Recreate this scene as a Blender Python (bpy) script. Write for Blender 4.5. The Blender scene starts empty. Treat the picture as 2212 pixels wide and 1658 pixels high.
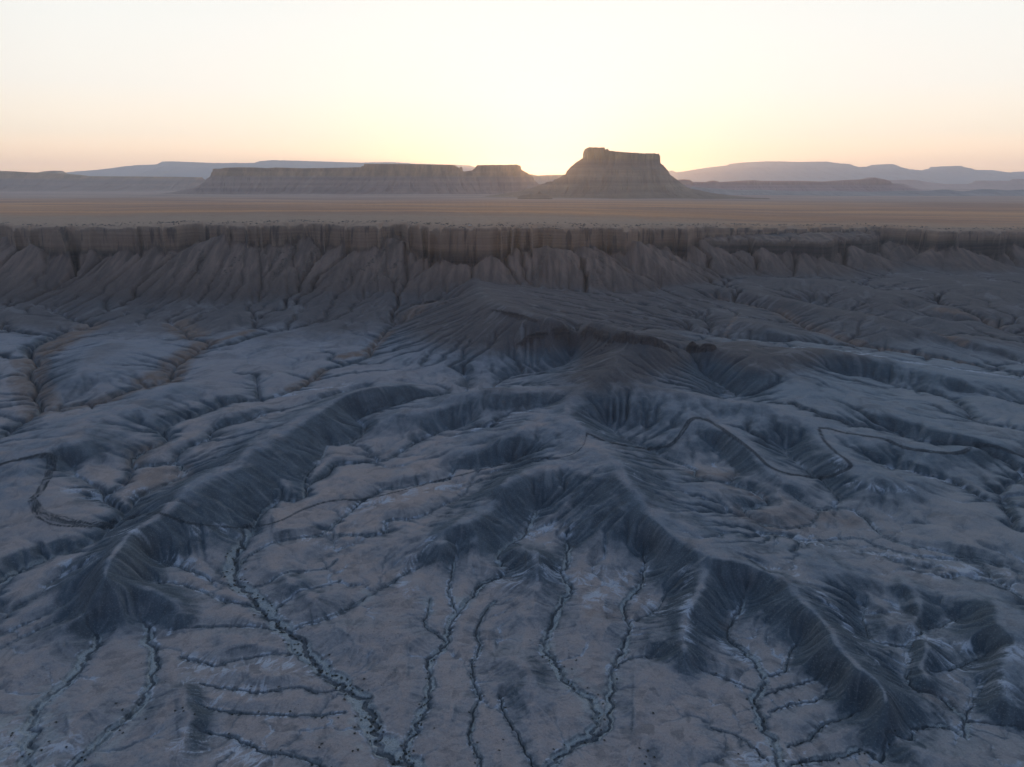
import bpy, math, random, heapq
import numpy as np
C = bpy.context.scene.collection
SC = bpy.context.scene
R = math.radians
DEV = 1.0

# ---------------------------------------------------------------- camera
CAM_H = 250.0
PITCH = R(16.0)
F = 1500.0                      # focal length in pixels of a 2212 px wide frame
cam_d = bpy.data.cameras.new('camera'); cam = bpy.data.objects.new('camera', cam_d); C.objects.link(cam)
cam.location = (0, 0, CAM_H); cam.rotation_euler = (math.pi/2 - PITCH, 0, 0)
cam_d.sensor_width = 36.0; cam_d.lens = 36.0*F/2212.0
cam_d.clip_start = 1.0; cam_d.clip_end = 200000.0
SC.camera = cam

# ---------------------------------------------------------------- sky, sun, exposure
SC.view_settings.view_transform = 'Standard'; SC.view_settings.look = 'None'
SC.view_settings.exposure = 0.22; SC.view_settings.gamma = 1.0
SC.cycles.volume_bounces = 1; SC.cycles.max_bounces = 5; SC.cycles.diffuse_bounces = 3
SUN_AZ = math.atan2(1178-1106, F*math.cos(PITCH) + (829-378)*math.sin(PITCH))
SUN_EL = R(0.9)
world = bpy.data.worlds.new('World'); SC.world = world; world.use_nodes = True
def build_world():
    nt = world.node_tree; N = nt.nodes; L = nt.links; N.clear()
    out = N.new('ShaderNodeOutputWorld'); bg = N.new('ShaderNodeBackground'); L.new(bg.outputs[0], out.inputs[0])
    tc = N.new('ShaderNodeTexCoord')
    sep = N.new('ShaderNodeSeparateXYZ'); L.new(tc.outputs['Generated'], sep.inputs[0])
    def ramp(stops, src):
        r = N.new('ShaderNodeValToRGB'); L.new(src, r.inputs[0]); e = r.color_ramp.elements
        while len(e) > 1: e.remove(e[0])
        e[0].position = stops[0][0]; e[0].color = (*stops[0][1], 1)
        for p, c in stops[1:]:
            x = e.new(p); x.color = (*c, 1)
        return r.outputs[0]
    def mth(op, a, b=None, clamp=False):
        m = N.new('ShaderNodeMath'); m.operation = op; m.use_clamp = clamp
        for k, v in enumerate((a, b)):
            if v is None: continue
            if isinstance(v, (int, float)): m.inputs[k].default_value = v
            else: L.new(v, m.inputs[k])
        return m.outputs[0]
    def dotv(v):
        d = N.new('ShaderNodeVectorMath'); d.operation = 'DOT_PRODUCT'; L.new(tc.outputs['Generated'], d.inputs[0]); d.inputs[1].default_value = v
        return d.outputs['Value']
    z = mth('MAXIMUM', sep.outputs[2], 0.0)
    s = (math.sin(SUN_AZ), math.cos(SUN_AZ), 0.012)
    c = dotv(s)
    # towards the afterglow: cream and bright low down, fading to dusk blue overhead
    front = ramp([(0.0, (2.15, 1.24, .60)), (0.022, (1.72, 1.13, .66)), (0.06, (1.08, .92, .72)), (0.115, (.915, .87, .79)),
                  (0.18, (.86, .85, .80)), (0.24, (.80, .82, .79)), (0.36, (.78, .83, .84)), (0.6, (.37, .48, .63)), (1.0, (.195, .32, .50))], z)
    back = ramp([(0.0, (.36, .26, .22)), (0.08, (.38, .28, .25)), (0.2, (.18, .165, .20)), (0.5, (.10, .18, .36)), (1.0, (.195, .32, .50))], z)
    t = mth('MULTIPLY_ADD', c, 0.9); t.node.inputs[2].default_value = 0.25; t.node.use_clamp = True
    mx = N.new('ShaderNodeMix'); mx.data_type = 'RGBA'; L.new(t, mx.inputs[0]); L.new(back, mx.inputs[6]); L.new(front, mx.inputs[7])
    # wide pale glow round the sun
    g = mth('POWER', mth('MAXIMUM', c, 0.0), 22.0); g = mth('MULTIPLY', g, 0.03)
    g2 = mth('POWER', mth('MAXIMUM', c, 0.0), 260.0); g2 = mth('MULTIPLY', g2, 0.12)
    gs = mth('ADD', g, g2)
    gm = N.new('ShaderNodeMix'); gm.data_type = 'RGBA'; gm.blend_type = 'ADD'; gm.clamp_factor = False
    L.new(gs, gm.inputs[0]); L.new(mx.outputs[2], gm.inputs[6]); gm.inputs[7].default_value = (.55, .62, .60, 1)
    # a little of the physical dusk sky on top
    sky = N.new('ShaderNodeTexSky'); sky.sky_type = 'NISHITA'; sky.sun_disc = False
    sky.sun_elevation = SUN_EL; sky.sun_rotation = SUN_AZ; sky.altitude = 1500
    ad = N.new('ShaderNodeMix'); ad.data_type = 'RGBA'; ad.blend_type = 'ADD'; ad.inputs[0].default_value = 0.02
    L.new(gm.outputs[2], ad.inputs[6]); L.new(sky.outputs[0], ad.inputs[7])
    L.new(ad.outputs[2], bg.inputs[0]); bg.inputs[1].default_value = 1.0
build_world()
sun_d = bpy.data.lights.new('sun', 'SUN'); sun = bpy.data.objects.new('sun', sun_d); C.objects.link(sun)
sun_d.energy = 1.2; sun_d.angle = R(0.5); sun_d.color = (1.0, .52, .20)
# a sun lamp shines along its local -Z
from mathutils import Vector
sdir = Vector((math.sin(SUN_AZ)*math.cos(SUN_EL), math.cos(SUN_AZ)*math.cos(SUN_EL), math.sin(SUN_EL)))
sun.rotation_euler = sdir.to_track_quat('Z', 'Y').to_euler()

# ---------------------------------------------------------------- helpers
def tag(o, kind=None, label=None, cat=None, group=None):
    if kind: o['kind'] = kind
    if label: o['label'] = label
    if cat: o['category'] = cat
    if group: o['group'] = group
    return o

def pix_dir(px, py):
    px = np.asarray(px, float); py = np.asarray(py, float)
    x = px - 1106.0
    y = F*math.cos(PITCH) - (py-829.0)*math.sin(PITCH)
    z = -F*math.sin(PITCH) - (py-829.0)*math.cos(PITCH)
    return x, y, z
def pix_theta_tan(px, py):
    x, y, z = pix_dir(px, py)
    return np.arctan2(x, y), -z/np.hypot(x, y)

def _hash(ix, iy, seed):
    h = (ix.astype(np.int64)*374761393 + iy.astype(np.int64)*668265263 + seed*1442695041) & 0xffffffff
    h = ((h ^ (h >> 13))*1274126177) & 0xffffffff
    return h ^ (h >> 16)
def gnoise(x, y, seed=0):
    x = np.asarray(x, np.float32); y = np.asarray(y, np.float32)
    fx = np.floor(x); fy = np.floor(y); ix = fx.astype(np.int64); iy = fy.astype(np.int64)
    dx = x-fx; dy = y-fy
    u = dx*dx*dx*(dx*(dx*6-15)+10); v = dy*dy*dy*(dy*(dy*6-15)+10)
    def g(ax, ay, ox, oy):
        a = (_hash(ax, ay, seed) & 1023).astype(np.float32)*np.float32(2*math.pi/1024)
        return np.cos(a)*ox + np.sin(a)*oy
    a = g(ix, iy, dx, dy); b = g(ix+1, iy, dx-1, dy); c = g(ix, iy+1, dx, dy-1); d = g(ix+1, iy+1, dx-1, dy-1)
    return ((a+(b-a)*u) + ((c+(d-c)*u)-(a+(b-a)*u))*v)*np.float32(1.4)
def fbm(x, y, seed=0, oct=4, gain=.5):
    s = 0; a = 1.0
    for o in range(oct):
        s = s + a*gnoise(x*2**o, y*2**o, seed+o*17); a *= gain
    return s
def ridged(x, y, seed=0, oct=3):
    s = 0; a = 1.0
    for o in range(oct):
        s = s + a*(1-2*np.abs(gnoise(x*2**o, y*2**o, seed+o*13))); a *= .5
    return s
def sstep(a, b, x):
    t = np.clip((x-a)/(b-a), 0, 1); return t*t*(3-2*t)
def catmull(pts, step=1.0):
    pts = [np.array(p, float) for p in pts]
    if len(pts) < 3: P = [pts[0]] + pts + [pts[-1]]
    else: P = [2*pts[0]-pts[1]] + pts + [2*pts[-1]-pts[-2]]
    out = []
    for k in range(1, len(P)-2):
        p0, p1, p2, p3 = P[k-1], P[k], P[k+1], P[k+2]
        n = max(2, int(np.linalg.norm((p2-p1)[:2])/step))
        t = np.linspace(0, 1, n, endpoint=False)[:, None]
        out.append(.5*((2*p1)+(-p0+p2)*t+(2*p0-5*p1+4*p2-p3)*t*t+(-p0+3*p1-3*p2+p3)*t**3))
    out.append(P[-2][None]); return np.vstack(out)

# ---------------------------------------------------------------- traced features (frame coordinates of a 2212 px wide picture,
# turned into world positions by intersecting their rays with the land they lie on)
WASH = [  # (width m, points)
 (5, [(0,948),(20,931),(57,908),(83,888),(88,873),(78,851),(90,834),(67,808),(72,794),(83,781),(60,758),(80,744),(133,718),(180,708),(200,701),(165,690),(110,670)]),
 (3, [(88,883),(110,883),(160,873),(217,868),(267,848),(317,833),(350,826),(367,814),(373,794),(382,786),(407,771),(430,754),(453,741),(413,731),(400,718),(387,706),(367,698)]),
 (3, [(430,754),(500,742),(560,722),(640,706),(700,690)]),
 (4, [(-40,1268),(0,1252),(33,1229),(80,1209),(133,1189),(187,1172),(227,1148),(243,1131),(283,1091),(310,1065),(353,1045),(393,1028),(400,1011),(370,998),(330,1001),(287,1001),(283,988),(300,975),(353,955),(358,941),(347,928),(357,921),(393,905),(423,895),(450,885),(500,868),(563,861),(617,845),(660,828),(700,798),(737,790),(794,771),(800,758),(814,741),(837,711),(880,688)]),
 (1.5, [(565,861),(560,845),(553,828),(548,815)]),
 (1.5, [(273,1098),(233,1084),(220,1068),(217,1054),(187,1038),(163,1024),(160,1001)]),
 (2, [(380,1000),(382,981),(400,968),(450,948),(453,934),(477,921),(533,908),(567,891),(633,878),(700,858),(737,848),(790,838)]),
 (3, [(540,1138),(560,1104),(593,1078),(633,1074),(657,1068),(658,1028),(677,1008),(697,981),(707,961),(737,958),(770,941),(790,924),(770,908),(757,901),(774,898),(804,888),(860,874),(894,861),(937,854),(970,846)]),
 (2.5, [(985,850),(1020,845),(1057,838),(1084,821),(1114,808),(1154,806),(1204,794),(1230,781),(1247,754)]),
 (1.5, [(1010,845),(1012,833),(1008,818),(1000,805)]),
 (2, [(657,1068),(663,1044),(707,1021),(727,1000),(787,996),(834,989),(864,974),(880,964),(904,951),(934,938),(954,929),(1000,920)]),
 (2, [(520,1215),(530,1202),(560,1185),(600,1169),(650,1159),(693,1150),(720,1130),(754,1104),(780,1081),(804,1068),(830,1054),(870,1051),(904,1044),(964,1034),(984,1014),(1014,1011),(1067,1003),(1107,993)]),
 (1.5, [(693,1152),(760,1152),(820,1150),(834,1144),(837,1121),(884,1118),(924,1108),(950,1091),(990,1074),(1007,1061),(1010,1048),(1037,1034)]),
 (9, [(905,1668),(880,1645),(854,1629),(817,1595),(800,1552),(770,1502),(737,1470),(707,1452),(673,1419),(650,1399),(627,1372),(600,1345),(573,1312),(550,1282),(510,1259),(500,1229),(503,1195),(520,1169),(540,1138)]),
 (1.2, [(500,1259),(457,1249),(437,1239),(383,1222),(333,1212)]),
 (1.2, [(563,1307),(500,1297),(467,1289),(427,1270),(387,1259),(320,1257)]),
 (1.2, [(597,1357),(560,1352),(500,1349),(420,1352),(367,1360)]),
 (1.2, [(650,1409),(583,1412),(500,1425),(467,1435),(427,1425),(390,1415)]),
 (1.2, [(733,1485),(683,1492),(643,1482),(567,1492),(520,1489),(433,1475)]),
 (1.2, [(745,1535),(660,1542),(600,1539),(500,1535),(420,1519)]),
 (1.5, [(720,1665),(660,1639),(617,1625),(567,1619),(520,1595),(467,1582),(420,1580)]),
 (1.2, [(550,1265),(573,1259),(627,1235),(650,1232),(700,1225),(730,1205)]),
 (1.2, [(597,1312),(623,1295),(653,1279),(737,1250)]),
 (1.5, [(640,1355),(660,1345),(700,1335),(767,1302),(800,1282),(854,1249),(884,1232),(914,1219)]),
 (6, [(57,1665),(63,1585),(80,1522),(117,1492),(153,1459),(180,1419),(203,1392),(213,1375),(190,1340)]),
 (5, [(150,1665),(167,1639),(200,1612),(247,1569),(287,1539),(313,1505),(330,1445),(330,1412),(320,1379),(323,1359),(307,1332)]),
 (1, [(-20,1350),(0,1335),(33,1309),(80,1285),(110,1255),(140,1239)]),
 (1, [(-20,1405),(0,1397),(50,1372),(100,1350),(150,1330)]),
 (1, [(-20,1378),(30,1355),(110,1320),(160,1290)]),
 (4, [(885,1655),(880,1635),(880,1605),(897,1572),(907,1542),(924,1502),(930,1472),(927,1435),(937,1412),(964,1392),(967,1359),(970,1339),(997,1309),(1027,1275),(1047,1255),(1090,1239),(1099,1225),(1074,1205),(1080,1189),(1100,1172),(1130,1155),(1147,1125),(1164,1091)]),
 (2, [(1040,1665),(1030,1619),(1014,1592),(1020,1562),(1024,1529),(1037,1505),(1024,1479),(1020,1435),(1037,1392),(1030,1359),(1044,1325),(1067,1295)]),
 (2, [(960,1380),(920,1350),(925,1320),(930,1290)]),
 (2, [(985,1318),(970,1280),(975,1245),(980,1215),(985,1180)]),
 (5, [(1180,1668),(1187,1652),(1220,1619),(1244,1599),(1277,1582),(1290,1545),(1285,1515),(1250,1490),(1214,1462),(1200,1435),(1180,1405),(1182,1369),(1200,1339),(1207,1312),(1217,1289),(1234,1272),(1217,1249),(1206,1232),(1224,1215),(1227,1185),(1230,1165)]),
 (3.5, [(1244,1599),(1277,1595),(1297,1585),(1317,1549),(1317,1519),(1320,1485),(1327,1435),(1347,1402),(1360,1379),(1360,1345),(1347,1319),(1364,1285),(1387,1252),(1394,1225),(1395,1185)]),
 (1.5, [(1360,1345),(1390,1329),(1420,1312),(1440,1282)]),
 (1.2, [(1325,1445),(1360,1420),(1420,1418)]),
 (1.2, [(1160,1665),(1120,1590),(1095,1545),(1080,1500)]),
 (4, [(1690,1668),(1675,1602),(1648,1569),(1632,1512),(1652,1469),(1635,1429),(1608,1402),(1568,1375),(1575,1345),(1602,1309),(1618,1279)]),
 (1.5, [(1652,1462),(1692,1445),(1708,1405),(1738,1385)]), (1.2, [(1642,1502),(1708,1479),(1785,1462)]),
 (1.2, [(1665,1535),(1708,1519),(1768,1509),(1808,1469)]), (1.5, [(1705,1612),(1742,1595),(1775,1565),(1825,1549),(1875,1535)]),
 (1.2, [(1628,1488),(1560,1460),(1500,1445)]), (1.2, [(1660,1640),(1600,1590),(1540,1570)]),
 (3, [(1700,1665),(1705,1652),(1758,1639),(1808,1632),(1852,1615),(1875,1622),(1908,1642),(1918,1602),(1965,1599),(1975,1572),(2042,1565),(2085,1588),(2085,1552),(2055,1522),(2025,1502),(1975,1485),(1962,1462),(1968,1440),(1975,1399),(1990,1365),(1960,1319),(1950,1290)]),
 (1.5, [(1975,1399),(1920,1390),(1885,1382),(1865,1340),(1870,1310)]),
 (1.5, [(2008,1458),(2042,1445),(2092,1429),(2142,1410)]), (1.2, [(2085,1552),(2100,1520),(2130,1480)]), (1.2, [(2085,1552),(2130,1560),(2190,1570),(2230,1580)]),
 (1.5, [(1990,1365),(2030,1350),(2080,1330)]),
 (2.5, [(2230,1240),(2160,1218),(2105,1205),(2040,1190),(1975,1178),(1930,1165),(1908,1152),(1875,1124),(1845,1101),(1802,1094),(1765,1096),(1708,1068)]),
 (1.5, [(1802,1094),(1815,1075),(1800,1061),(1775,1034),(1748,1018),(1708,984),(1692,964)]),
 (2.5, [(1758,1128),(1700,1138),(1640,1125),(1608,1101),(1655,1084),(1632,1061),(1575,1044),(1542,1038),(1502,1028),(1498,1011),(1475,1001),(1435,985),(1405,968),(1370,955),(1345,945),(1310,915)]),
 (1.5, [(1758,1128),(1768,1110),(1765,1096)]),
 (1.2, [(1575,1044),(1588,1020),(1570,990),(1545,965)]),
 (2, [(2230,1310),(2190,1275),(2150,1250),(2120,1215),(2060,1205),(1990,1200),(1940,1190),(1890,1175),(1850,1160),(1740,1165),(1690,1150),(1640,1150)]),
 (1.5, [(2230,1070),(2212,1044),(2188,1028),(2142,991)]), (1.5, [(2230,1097),(2125,1071),(2062,1041),(1975,1021),(1908,1005)]),
 (2, [(2230,934),(2108,908),(2095,891),(2058,864),(2008,848),(1942,834),(1875,814),(1800,812)]),
 (2, [(2230,790),(2212,784),(2175,771),(2075,751),(2008,721),(1942,698),(1860,680),(1790,665),(1740,652)]),
 (4, [(2230,812),(2212,808),(2100,785),(1992,768),(1875,748),(1808,728),(1752,711),(1718,694),(1680,672),(1600,655),(1540,645)]),
 (1.5, [(1875,748),(1790,742),(1700,738),(1600,732),(1530,722),(1475,712)]),
 (1.2, [(1530,722),(1535,705),(1520,690)]),
 (1.5, [(1600,885),(1560,862),(1590,850),(1540,820),(1490,790)]),
 (1.5, [(2230,730),(2120,700),(2000,690),(1940,670)]),
 (1.2, [(2230,870),(2150,862),(2060,845)]), (1.2, [(2230,1010),(2150,985),(2000,950),(1930,930)]),
 (1.2, [(0,880),(50,872),(83,874)]), (1.2, [(-20,890),(40,905),(60,905)]),
]
RIDGE = [  # (height above the floor, or per-point heights; points)
 (15, [(367,828),(317,851),(283,871),(227,888),(217,908),(187,934),(160,964),(133,971),(67,974),(-20,984)]),
 ([14,20,22,23,24,24,24,25,25,26,26,27,28,29,30,31,33,34,34,30,22,12], [(880,828),(827,831),(794,841),(737,856),(700,878),(660,904),(617,931),(563,954),(540,974),(513,1004),(467,1024),(400,1051),(393,1074),(340,1111),(300,1138),(283,1152),(260,1179),(237,1209),(230,1240),(232,1254),(200,1292),(150,1340)]),
 ([20,18,15,12,8], [(240,1252),(300,1266),(360,1282),(386,1295),(392,1320)]),
 ([10,14,12,6], [(245,741),(200,768),(160,808),(150,830)]),
 ([7,8,9,8,6], [(395,1470),(408,1500),(417,1535),(405,1590),(380,1640)]),
 ([4,6,4], [(600,1230),(640,1260),(680,1290)]),
 ([42,46,50,51,50,50,50,50,50,49,47,43,36], [(1020,600),(1047,629),(1057,646),(1087,662),(1120,669),(1164,679),(1204,686),(1270,689),(1320,702),(1347,712),(1387,722),(1404,735),(1440,756)]),
 ([36,32,30,28,30], [(1327,760),(1324,785),(1290,830),(1240,858),(1222,864)]),
 ([31,30,28,24,22,24,30,34,34,30,28,28,24,23,24,24,23,24,25,26,25,24,22,20,16,12], [(1222,864),(1227,888),(1257,921),(1270,938),(1270,968),(1317,982),(1337,996),(1337,1018),(1370,1058),(1380,1074),(1397,1108),(1425,1140),(1475,1169),(1518,1195),(1568,1212),(1640,1222),(1682,1239),(1715,1270),(1738,1302),(1788,1359),(1802,1399),(1842,1439),(1882,1469),(1922,1529),(1915,1555),(1910,1570)]),
 ([20,18,17,16,14,8], [(1518,1195),(1516,1262),(1495,1295),(1478,1352),(1482,1399),(1488,1434)]),
 ([26,22,22,20,18,12,6], [(1222,864),(1204,891),(1150,905),(1130,928),(1097,945),(1057,958),(990,985)]),
 ([18,20,22,24,24,24,27], [(954,856),(975,846),(997,852),(1057,839),(1120,842),(1194,848),(1222,860)]),
 ([20,16,12,6], [(997,856),(954,878),(880,891),(800,915)]),
 ([18,14,10,8], [(1200,868),(1170,878),(1124,889),(1060,893)]),
 ([30,22,21,22,22,18,8], [(1325,995),(1250,1001),(1170,1011),(1104,1031),(1084,1051),(1074,1078),(1070,1090)]),
 ([14,17,17,14,8], [(1057,1091),(1035,1110),(1010,1125),(975,1145),(940,1165)]),
 ([10,12,10,5], [(940,1170),(960,1175),(985,1170),(1010,1180)]),
 ([38,26,22,24,24,22,20,18,17], [(1324,781),(1380,820),(1414,834),(1475,851),(1555,858),(1642,878),(1728,904),(1755,915),(1768,924)]),
 ([17,15,13,12], [(1768,924),(1775,944),(1808,978),(1842,1005)]),
 ([8,12,14,8], [(1850,1040),(1888,1018),(1908,1031),(1975,1060)]),
 ([18,18,18,17,15,13,12,9], [(1480,870),(1497,905),(1520,905),(1562,928),(1608,964),(1642,991),(1682,1018),(1728,1040)]),
 ([16,14,12,11,11,12,10], [(1768,924),(1828,924),(1908,942),(1992,968),(2042,972),(2108,961),(2150,967)]),
 ([27,25,24,22,22,20,18,15,14,12,12,11,9], [(1475,754),(1548,748),(1582,758),(1618,788),(1662,798),(1708,808),(1765,838),(1795,848),(1858,871),(1942,904),(2002,911),(2058,938),(2140,955)]),
 ([20,22,24,26,20,18,14,12,9,6], [(1560,750),(1618,748),(1662,764),(1702,768),(1785,753),(1842,768),(1908,774),(2008,798),(2108,834),(2212,880)]),
 ([12,16,18,16,14,12,8], [(1600,600),(1700,604),(1775,606),(1842,616),(1908,635),(2008,655),(2110,690)]),
 ([6,14,8], [(1860,615),(1930,650),(2040,690)]),
 ([12,18,14], [(2042,602),(2142,619),(2250,632)]),
 ([10,14,14,14,13,12,8], [(1416,618),(1506,626),(1606,630),(1681,641),(1756,660),(1856,688),(1946,716)]),
 ([8,13,13,11,8], [(1781,664),(1856,674),(1956,696),(2056,724),(2156,752)]),
 ([6,10,10,7], [(1500,690),(1600,694),(1680,712),(1740,738)]),
 ([5,9,7], [(1700,575),(1790,585),(1880,600)]), ([6,12,7], [(1890,560),(1960,572),(2060,590)]), ([5,10,6], [(1560,590),(1620,585),(1700,600)]),
 ([6,10,7], [(2020,660),(2110,664),(2230,690)]), ([6,9,6], [(1100,1180),(1180,1210),(1160,1240)]), ([4,7,6,3], [(1070,1410),(1120,1420),(1150,1450),(1130,1490)]),
 ([8,9,9,6], [(1640,1232),(1740,1237),(1842,1235),(1930,1250)]),
 ([14,16,16,15,12,8], [(2158,1300),(2148,1339),(2162,1379),(2155,1452),(2165,1505),(2212,1540)]),
 ([8,8,6], [(2212,1290),(2185,1275),(2120,1262)]),
 ([12,14,10,4], [(1950,1240),(1990,1330),(2000,1430),(2010,1480)]) ,
 ([6,8,6], [(1900,1560),(2000,1620),(2100,1640)]),
 ([6,10,9,5], [(250,980),(330,1080),(0,1100),(0,1110)][:2]*2),
 ([5,7,6,4], [(0,1060),(60,1050),(120,1075),(150,1110)]),
 ([6,8,6], [(640,660),(700,655),(800,650)]), ([10,14,10], [(250,620),(420,625),(560,640)]),
 ([6,12,8], [(60,640),(150,640),(230,660)]), ([10,16,16,10], [(640,640),(740,636),(860,640),(980,655)]),
 ([5,8,5], [(450,905),(500,885),(560,875)]),
]
RIDGE = [r for r in RIDGE if not (len(r[1]) == 4 and r[1][0] == r[1][2])]
TRACK = [  # dark bundles of wheel tracks (half spread m, strands, points)
 (2.6, 9, [(-10,1008),(30,996),(67,988),(100,982),(113,990),(107,1022),(83,1066),(68,1078)]),
 (4.2, 12, [(68,1078),(88,1108),(125,1125),(165,1134),(205,1136),(240,1134)]),
 (1.0, 4, [(240,1134),(287,1118),(340,1111),(400,1131),(460,1138),(533,1141),(600,1128),(650,1104),(700,1086),(745,1080),(785,1080),(904,1051),(1020,1021),(1137,994),(1220,988),(1257,968),(1267,945),(1268,936)]),
 (1.6, 6, [(1268,936),(1310,954),(1363,966),(1403,969),(1447,961),(1475,931),(1488,910),(1505,903),(1525,908),(1562,928),(1625,974),(1662,1008),(1702,1024),(1748,1031),(1778,1034),(1812,1024),(1838,1010),(1835,998),(1808,978),(1782,951),(1770,926)]),
 (1.3, 5, [(1770,926),(1790,926),(1828,936),(1908,948),(1958,968),(2042,979),(2085,976),(2102,964),(2128,963),(2158,968),(2212,988)]),
]
TRAIL = [  # pale double wheel ruts
 [(95,1392),(180,1390),(250,1389),(290,1402),(330,1416),(380,1428),(410,1442),(470,1448),(560,1450),(640,1464),(710,1478)],
 [(1010,1460),(1100,1470),(1210,1486)], [(790,1440),(920,1455)], [(470,1085),(490,1110),(500,1130)], [(570,1275),(620,1300),(640,1350)]]
# rim of the plateau: frame x -> ground distance of the rim and rim height
RIM = [(-400,1620),(-200,1560),(0,1500),(30,1455),(60,1440),(120,1430),(200,1450),(300,1440),(380,1450),(405,1492),(430,1500),(455,1470),(520,1440),(600,1462),(640,1500),(700,1490),(780,1440),(840,1480),(862,1510),(885,1450),(930,1410),(960,1385),(1000,1372),(1045,1372),(1085,1400),(1112,1430),(1140,1405),(1165,1440),(1230,1450),(1270,1470),(1300,1500),(1345,1480),(1372,1500),(1390,1560),(1450,1600),(1480,1580),(1500,1640),(1600,1720),(1700,1760),(1820,1800),(1900,1800),(1980,1750),(2030,1700),(2090,1690),(2140,1740),(2212,1760),(2400,1800),(2700,1850)]
RIMY = [(-400,484),(0,484),(100,486),(240,487),(400,483),(640,481),(900,484),(1000,487),(1100,487),(1250,487),(1400,489),(1500,488),(1600,489),(1700,490),(1800,489),(1900,490),(2000,492),(2212,496),(2700,500)]
CONES = [(10,513),(27,528),(67,528),(100,545),(150,540),(187,536),(233,552),(275,538),(333,534),(365,545),(430,522),(460,532),(483,506),(517,533),(560,550),(583,527),(620,519),(640,510),(667,508),(705,526),(737,530),(770,540),(804,530),(840,512),(862,508),(890,545),(925,556),(960,562),(997,568),(1026,575),(1060,554),(1095,547),(1112,534),(1137,562),(1177,528),(1205,536),(1240,540),(1262,531),(1284,532),(1324,562),(1374,520),(1400,527),(1440,532),(1491,528),(1515,520)]
BENCH = [(1480,1660),(1510,1640),(1560,1625),(1620,1630),(1700,1620),(1780,1600),(1800,1612),(1812,1680),(1850,1700),(1880,1700),(1900,1760)]
BCONES = [(1545,540),(1580,552),(1600,540),(1650,536),(1700,544),(1740,549),(1775,553),(1815,545),(1840,532),(1865,540),(1895,528),(1925,520),(1955,525),(1990,538),(2020,533),(2055,530),(2080,534),(2110,546),(2150,560),(2190,530),(2230,540),(2290,535)]

# ---------------------------------------------------------------- land on a log-polar grid round the drone's foot point
TH = 0.84; R0 = 205.0; R1 = 2480.0
DT = 0.0012/DEV
LR0 = math.log(R0)
def zfloor(r, th):
    return 40.0*np.clip((r*np.cos(th)-350)/950, 0, 1.5)**1.05
def theta_of_px(px): return math.atan2(px-1106.0, F*math.cos(PITCH)+(829-520)*math.sin(PITCH))
rim_th = np.array([theta_of_px(p) for p, _ in RIM]); rim_r = np.array([d for _, d in RIM], float)
rimy_th = np.array([theta_of_px(p) for p, _ in RIMY]); rimy_y = np.array([d for _, d in RIMY], float)
bench_th = np.array([theta_of_px(p) for p, _ in BENCH]); bench_r = np.array([d for _, d in BENCH], float)
def smooth_interp(x, xp, fp):
    # monotone piecewise with rounded corners
    i = np.clip(np.searchsorted(xp, x)-1, 0, len(xp)-2)
    t = np.clip((x-xp[i])/(xp[i+1]-xp[i]), 0, 1); t = .35*t+.65*t*t*(3-2*t)
    return fp[i]+(fp[i+1]-fp[i])*t
def rim_dist(th): return smooth_interp(th, rim_th, rim_r)/np.cos(th)
def bench_dist(th): return np.interp(th, bench_th, bench_r)/np.cos(th)
def rim_z(th):
    y = np.interp(th, rimy_th, rimy_y)
    ks = np.array([np.interp(th+o, rim_th, rim_r) for o in np.linspace(-.12, .12, 9)]).mean(0)    # depth along the view
    return CAM_H - ks*np.tan(PITCH + np.arctan((y-829)/F))
def project(pts, zfun, n=12):
    """frame points (x, y[, h]) onto the land z = zfun(r, th) + h; returns r, th, z"""
    p = np.array(pts, float); h = p[:, 2] if p.shape[1] > 2 else np.zeros(len(p))
    th, tn = pix_theta_tan(p[:, 0], p[:, 1])
    r = np.full(len(p), 700.0)
    for _ in range(40):
        r = .5*r + .5*(CAM_H - zfun(r, th) - h)/np.maximum(tn, 1e-3)
    return r, th, zfun(r, th)+h

class Grid:
    def __init__(s, dt):
        s.dt = dt; s.M = int(2*TH/dt)+1; s.N = int((math.log(R1)-LR0)/dt)+1
        s.lr = LR0 + np.arange(s.N)*dt; s.r = np.exp(s.lr); s.th = -TH + np.arange(s.M)*dt
        s.dx = (s.r*dt)[:, None]
    def full(s):
        s.RR = np.repeat(s.r[:, None], s.M, 1).astype(np.float32); s.TT = np.repeat(s.th[None], s.N, 0).astype(np.float32)
        s.X = s.RR*np.sin(s.TT); s.Y = s.RR*np.cos(s.TT)
    def ij(s, r, th): return (np.log(r)-LR0)/s.dt, (th+TH)/s.dt
def resample(a, ga, gb):
    fi = np.clip((gb.lr-LR0)/ga.dt, 0, ga.N-1.001); fj = np.clip((gb.th+TH)/ga.dt, 0, ga.M-1.001)
    i = fi.astype(int); j = fj.astype(int); u = (fi-i)[:, None]; v = (fj-j)[None]
    r0 = a[i]; r1 = a[i+1]; row = r0*(1-u)+r1*u
    return row[:, j]*(1-v)+row[:, j+1]*v
def lap(z):
    p = np.pad(z, 1, mode='edge')
    return p[:-2, 1:-1]+p[2:, 1:-1]+p[1:-1, :-2]+p[1:-1, 2:]-4*z
def blur(z, n=1, k=.2):
    for _ in range(n): z = z + k*lap(z)
    return z

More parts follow.
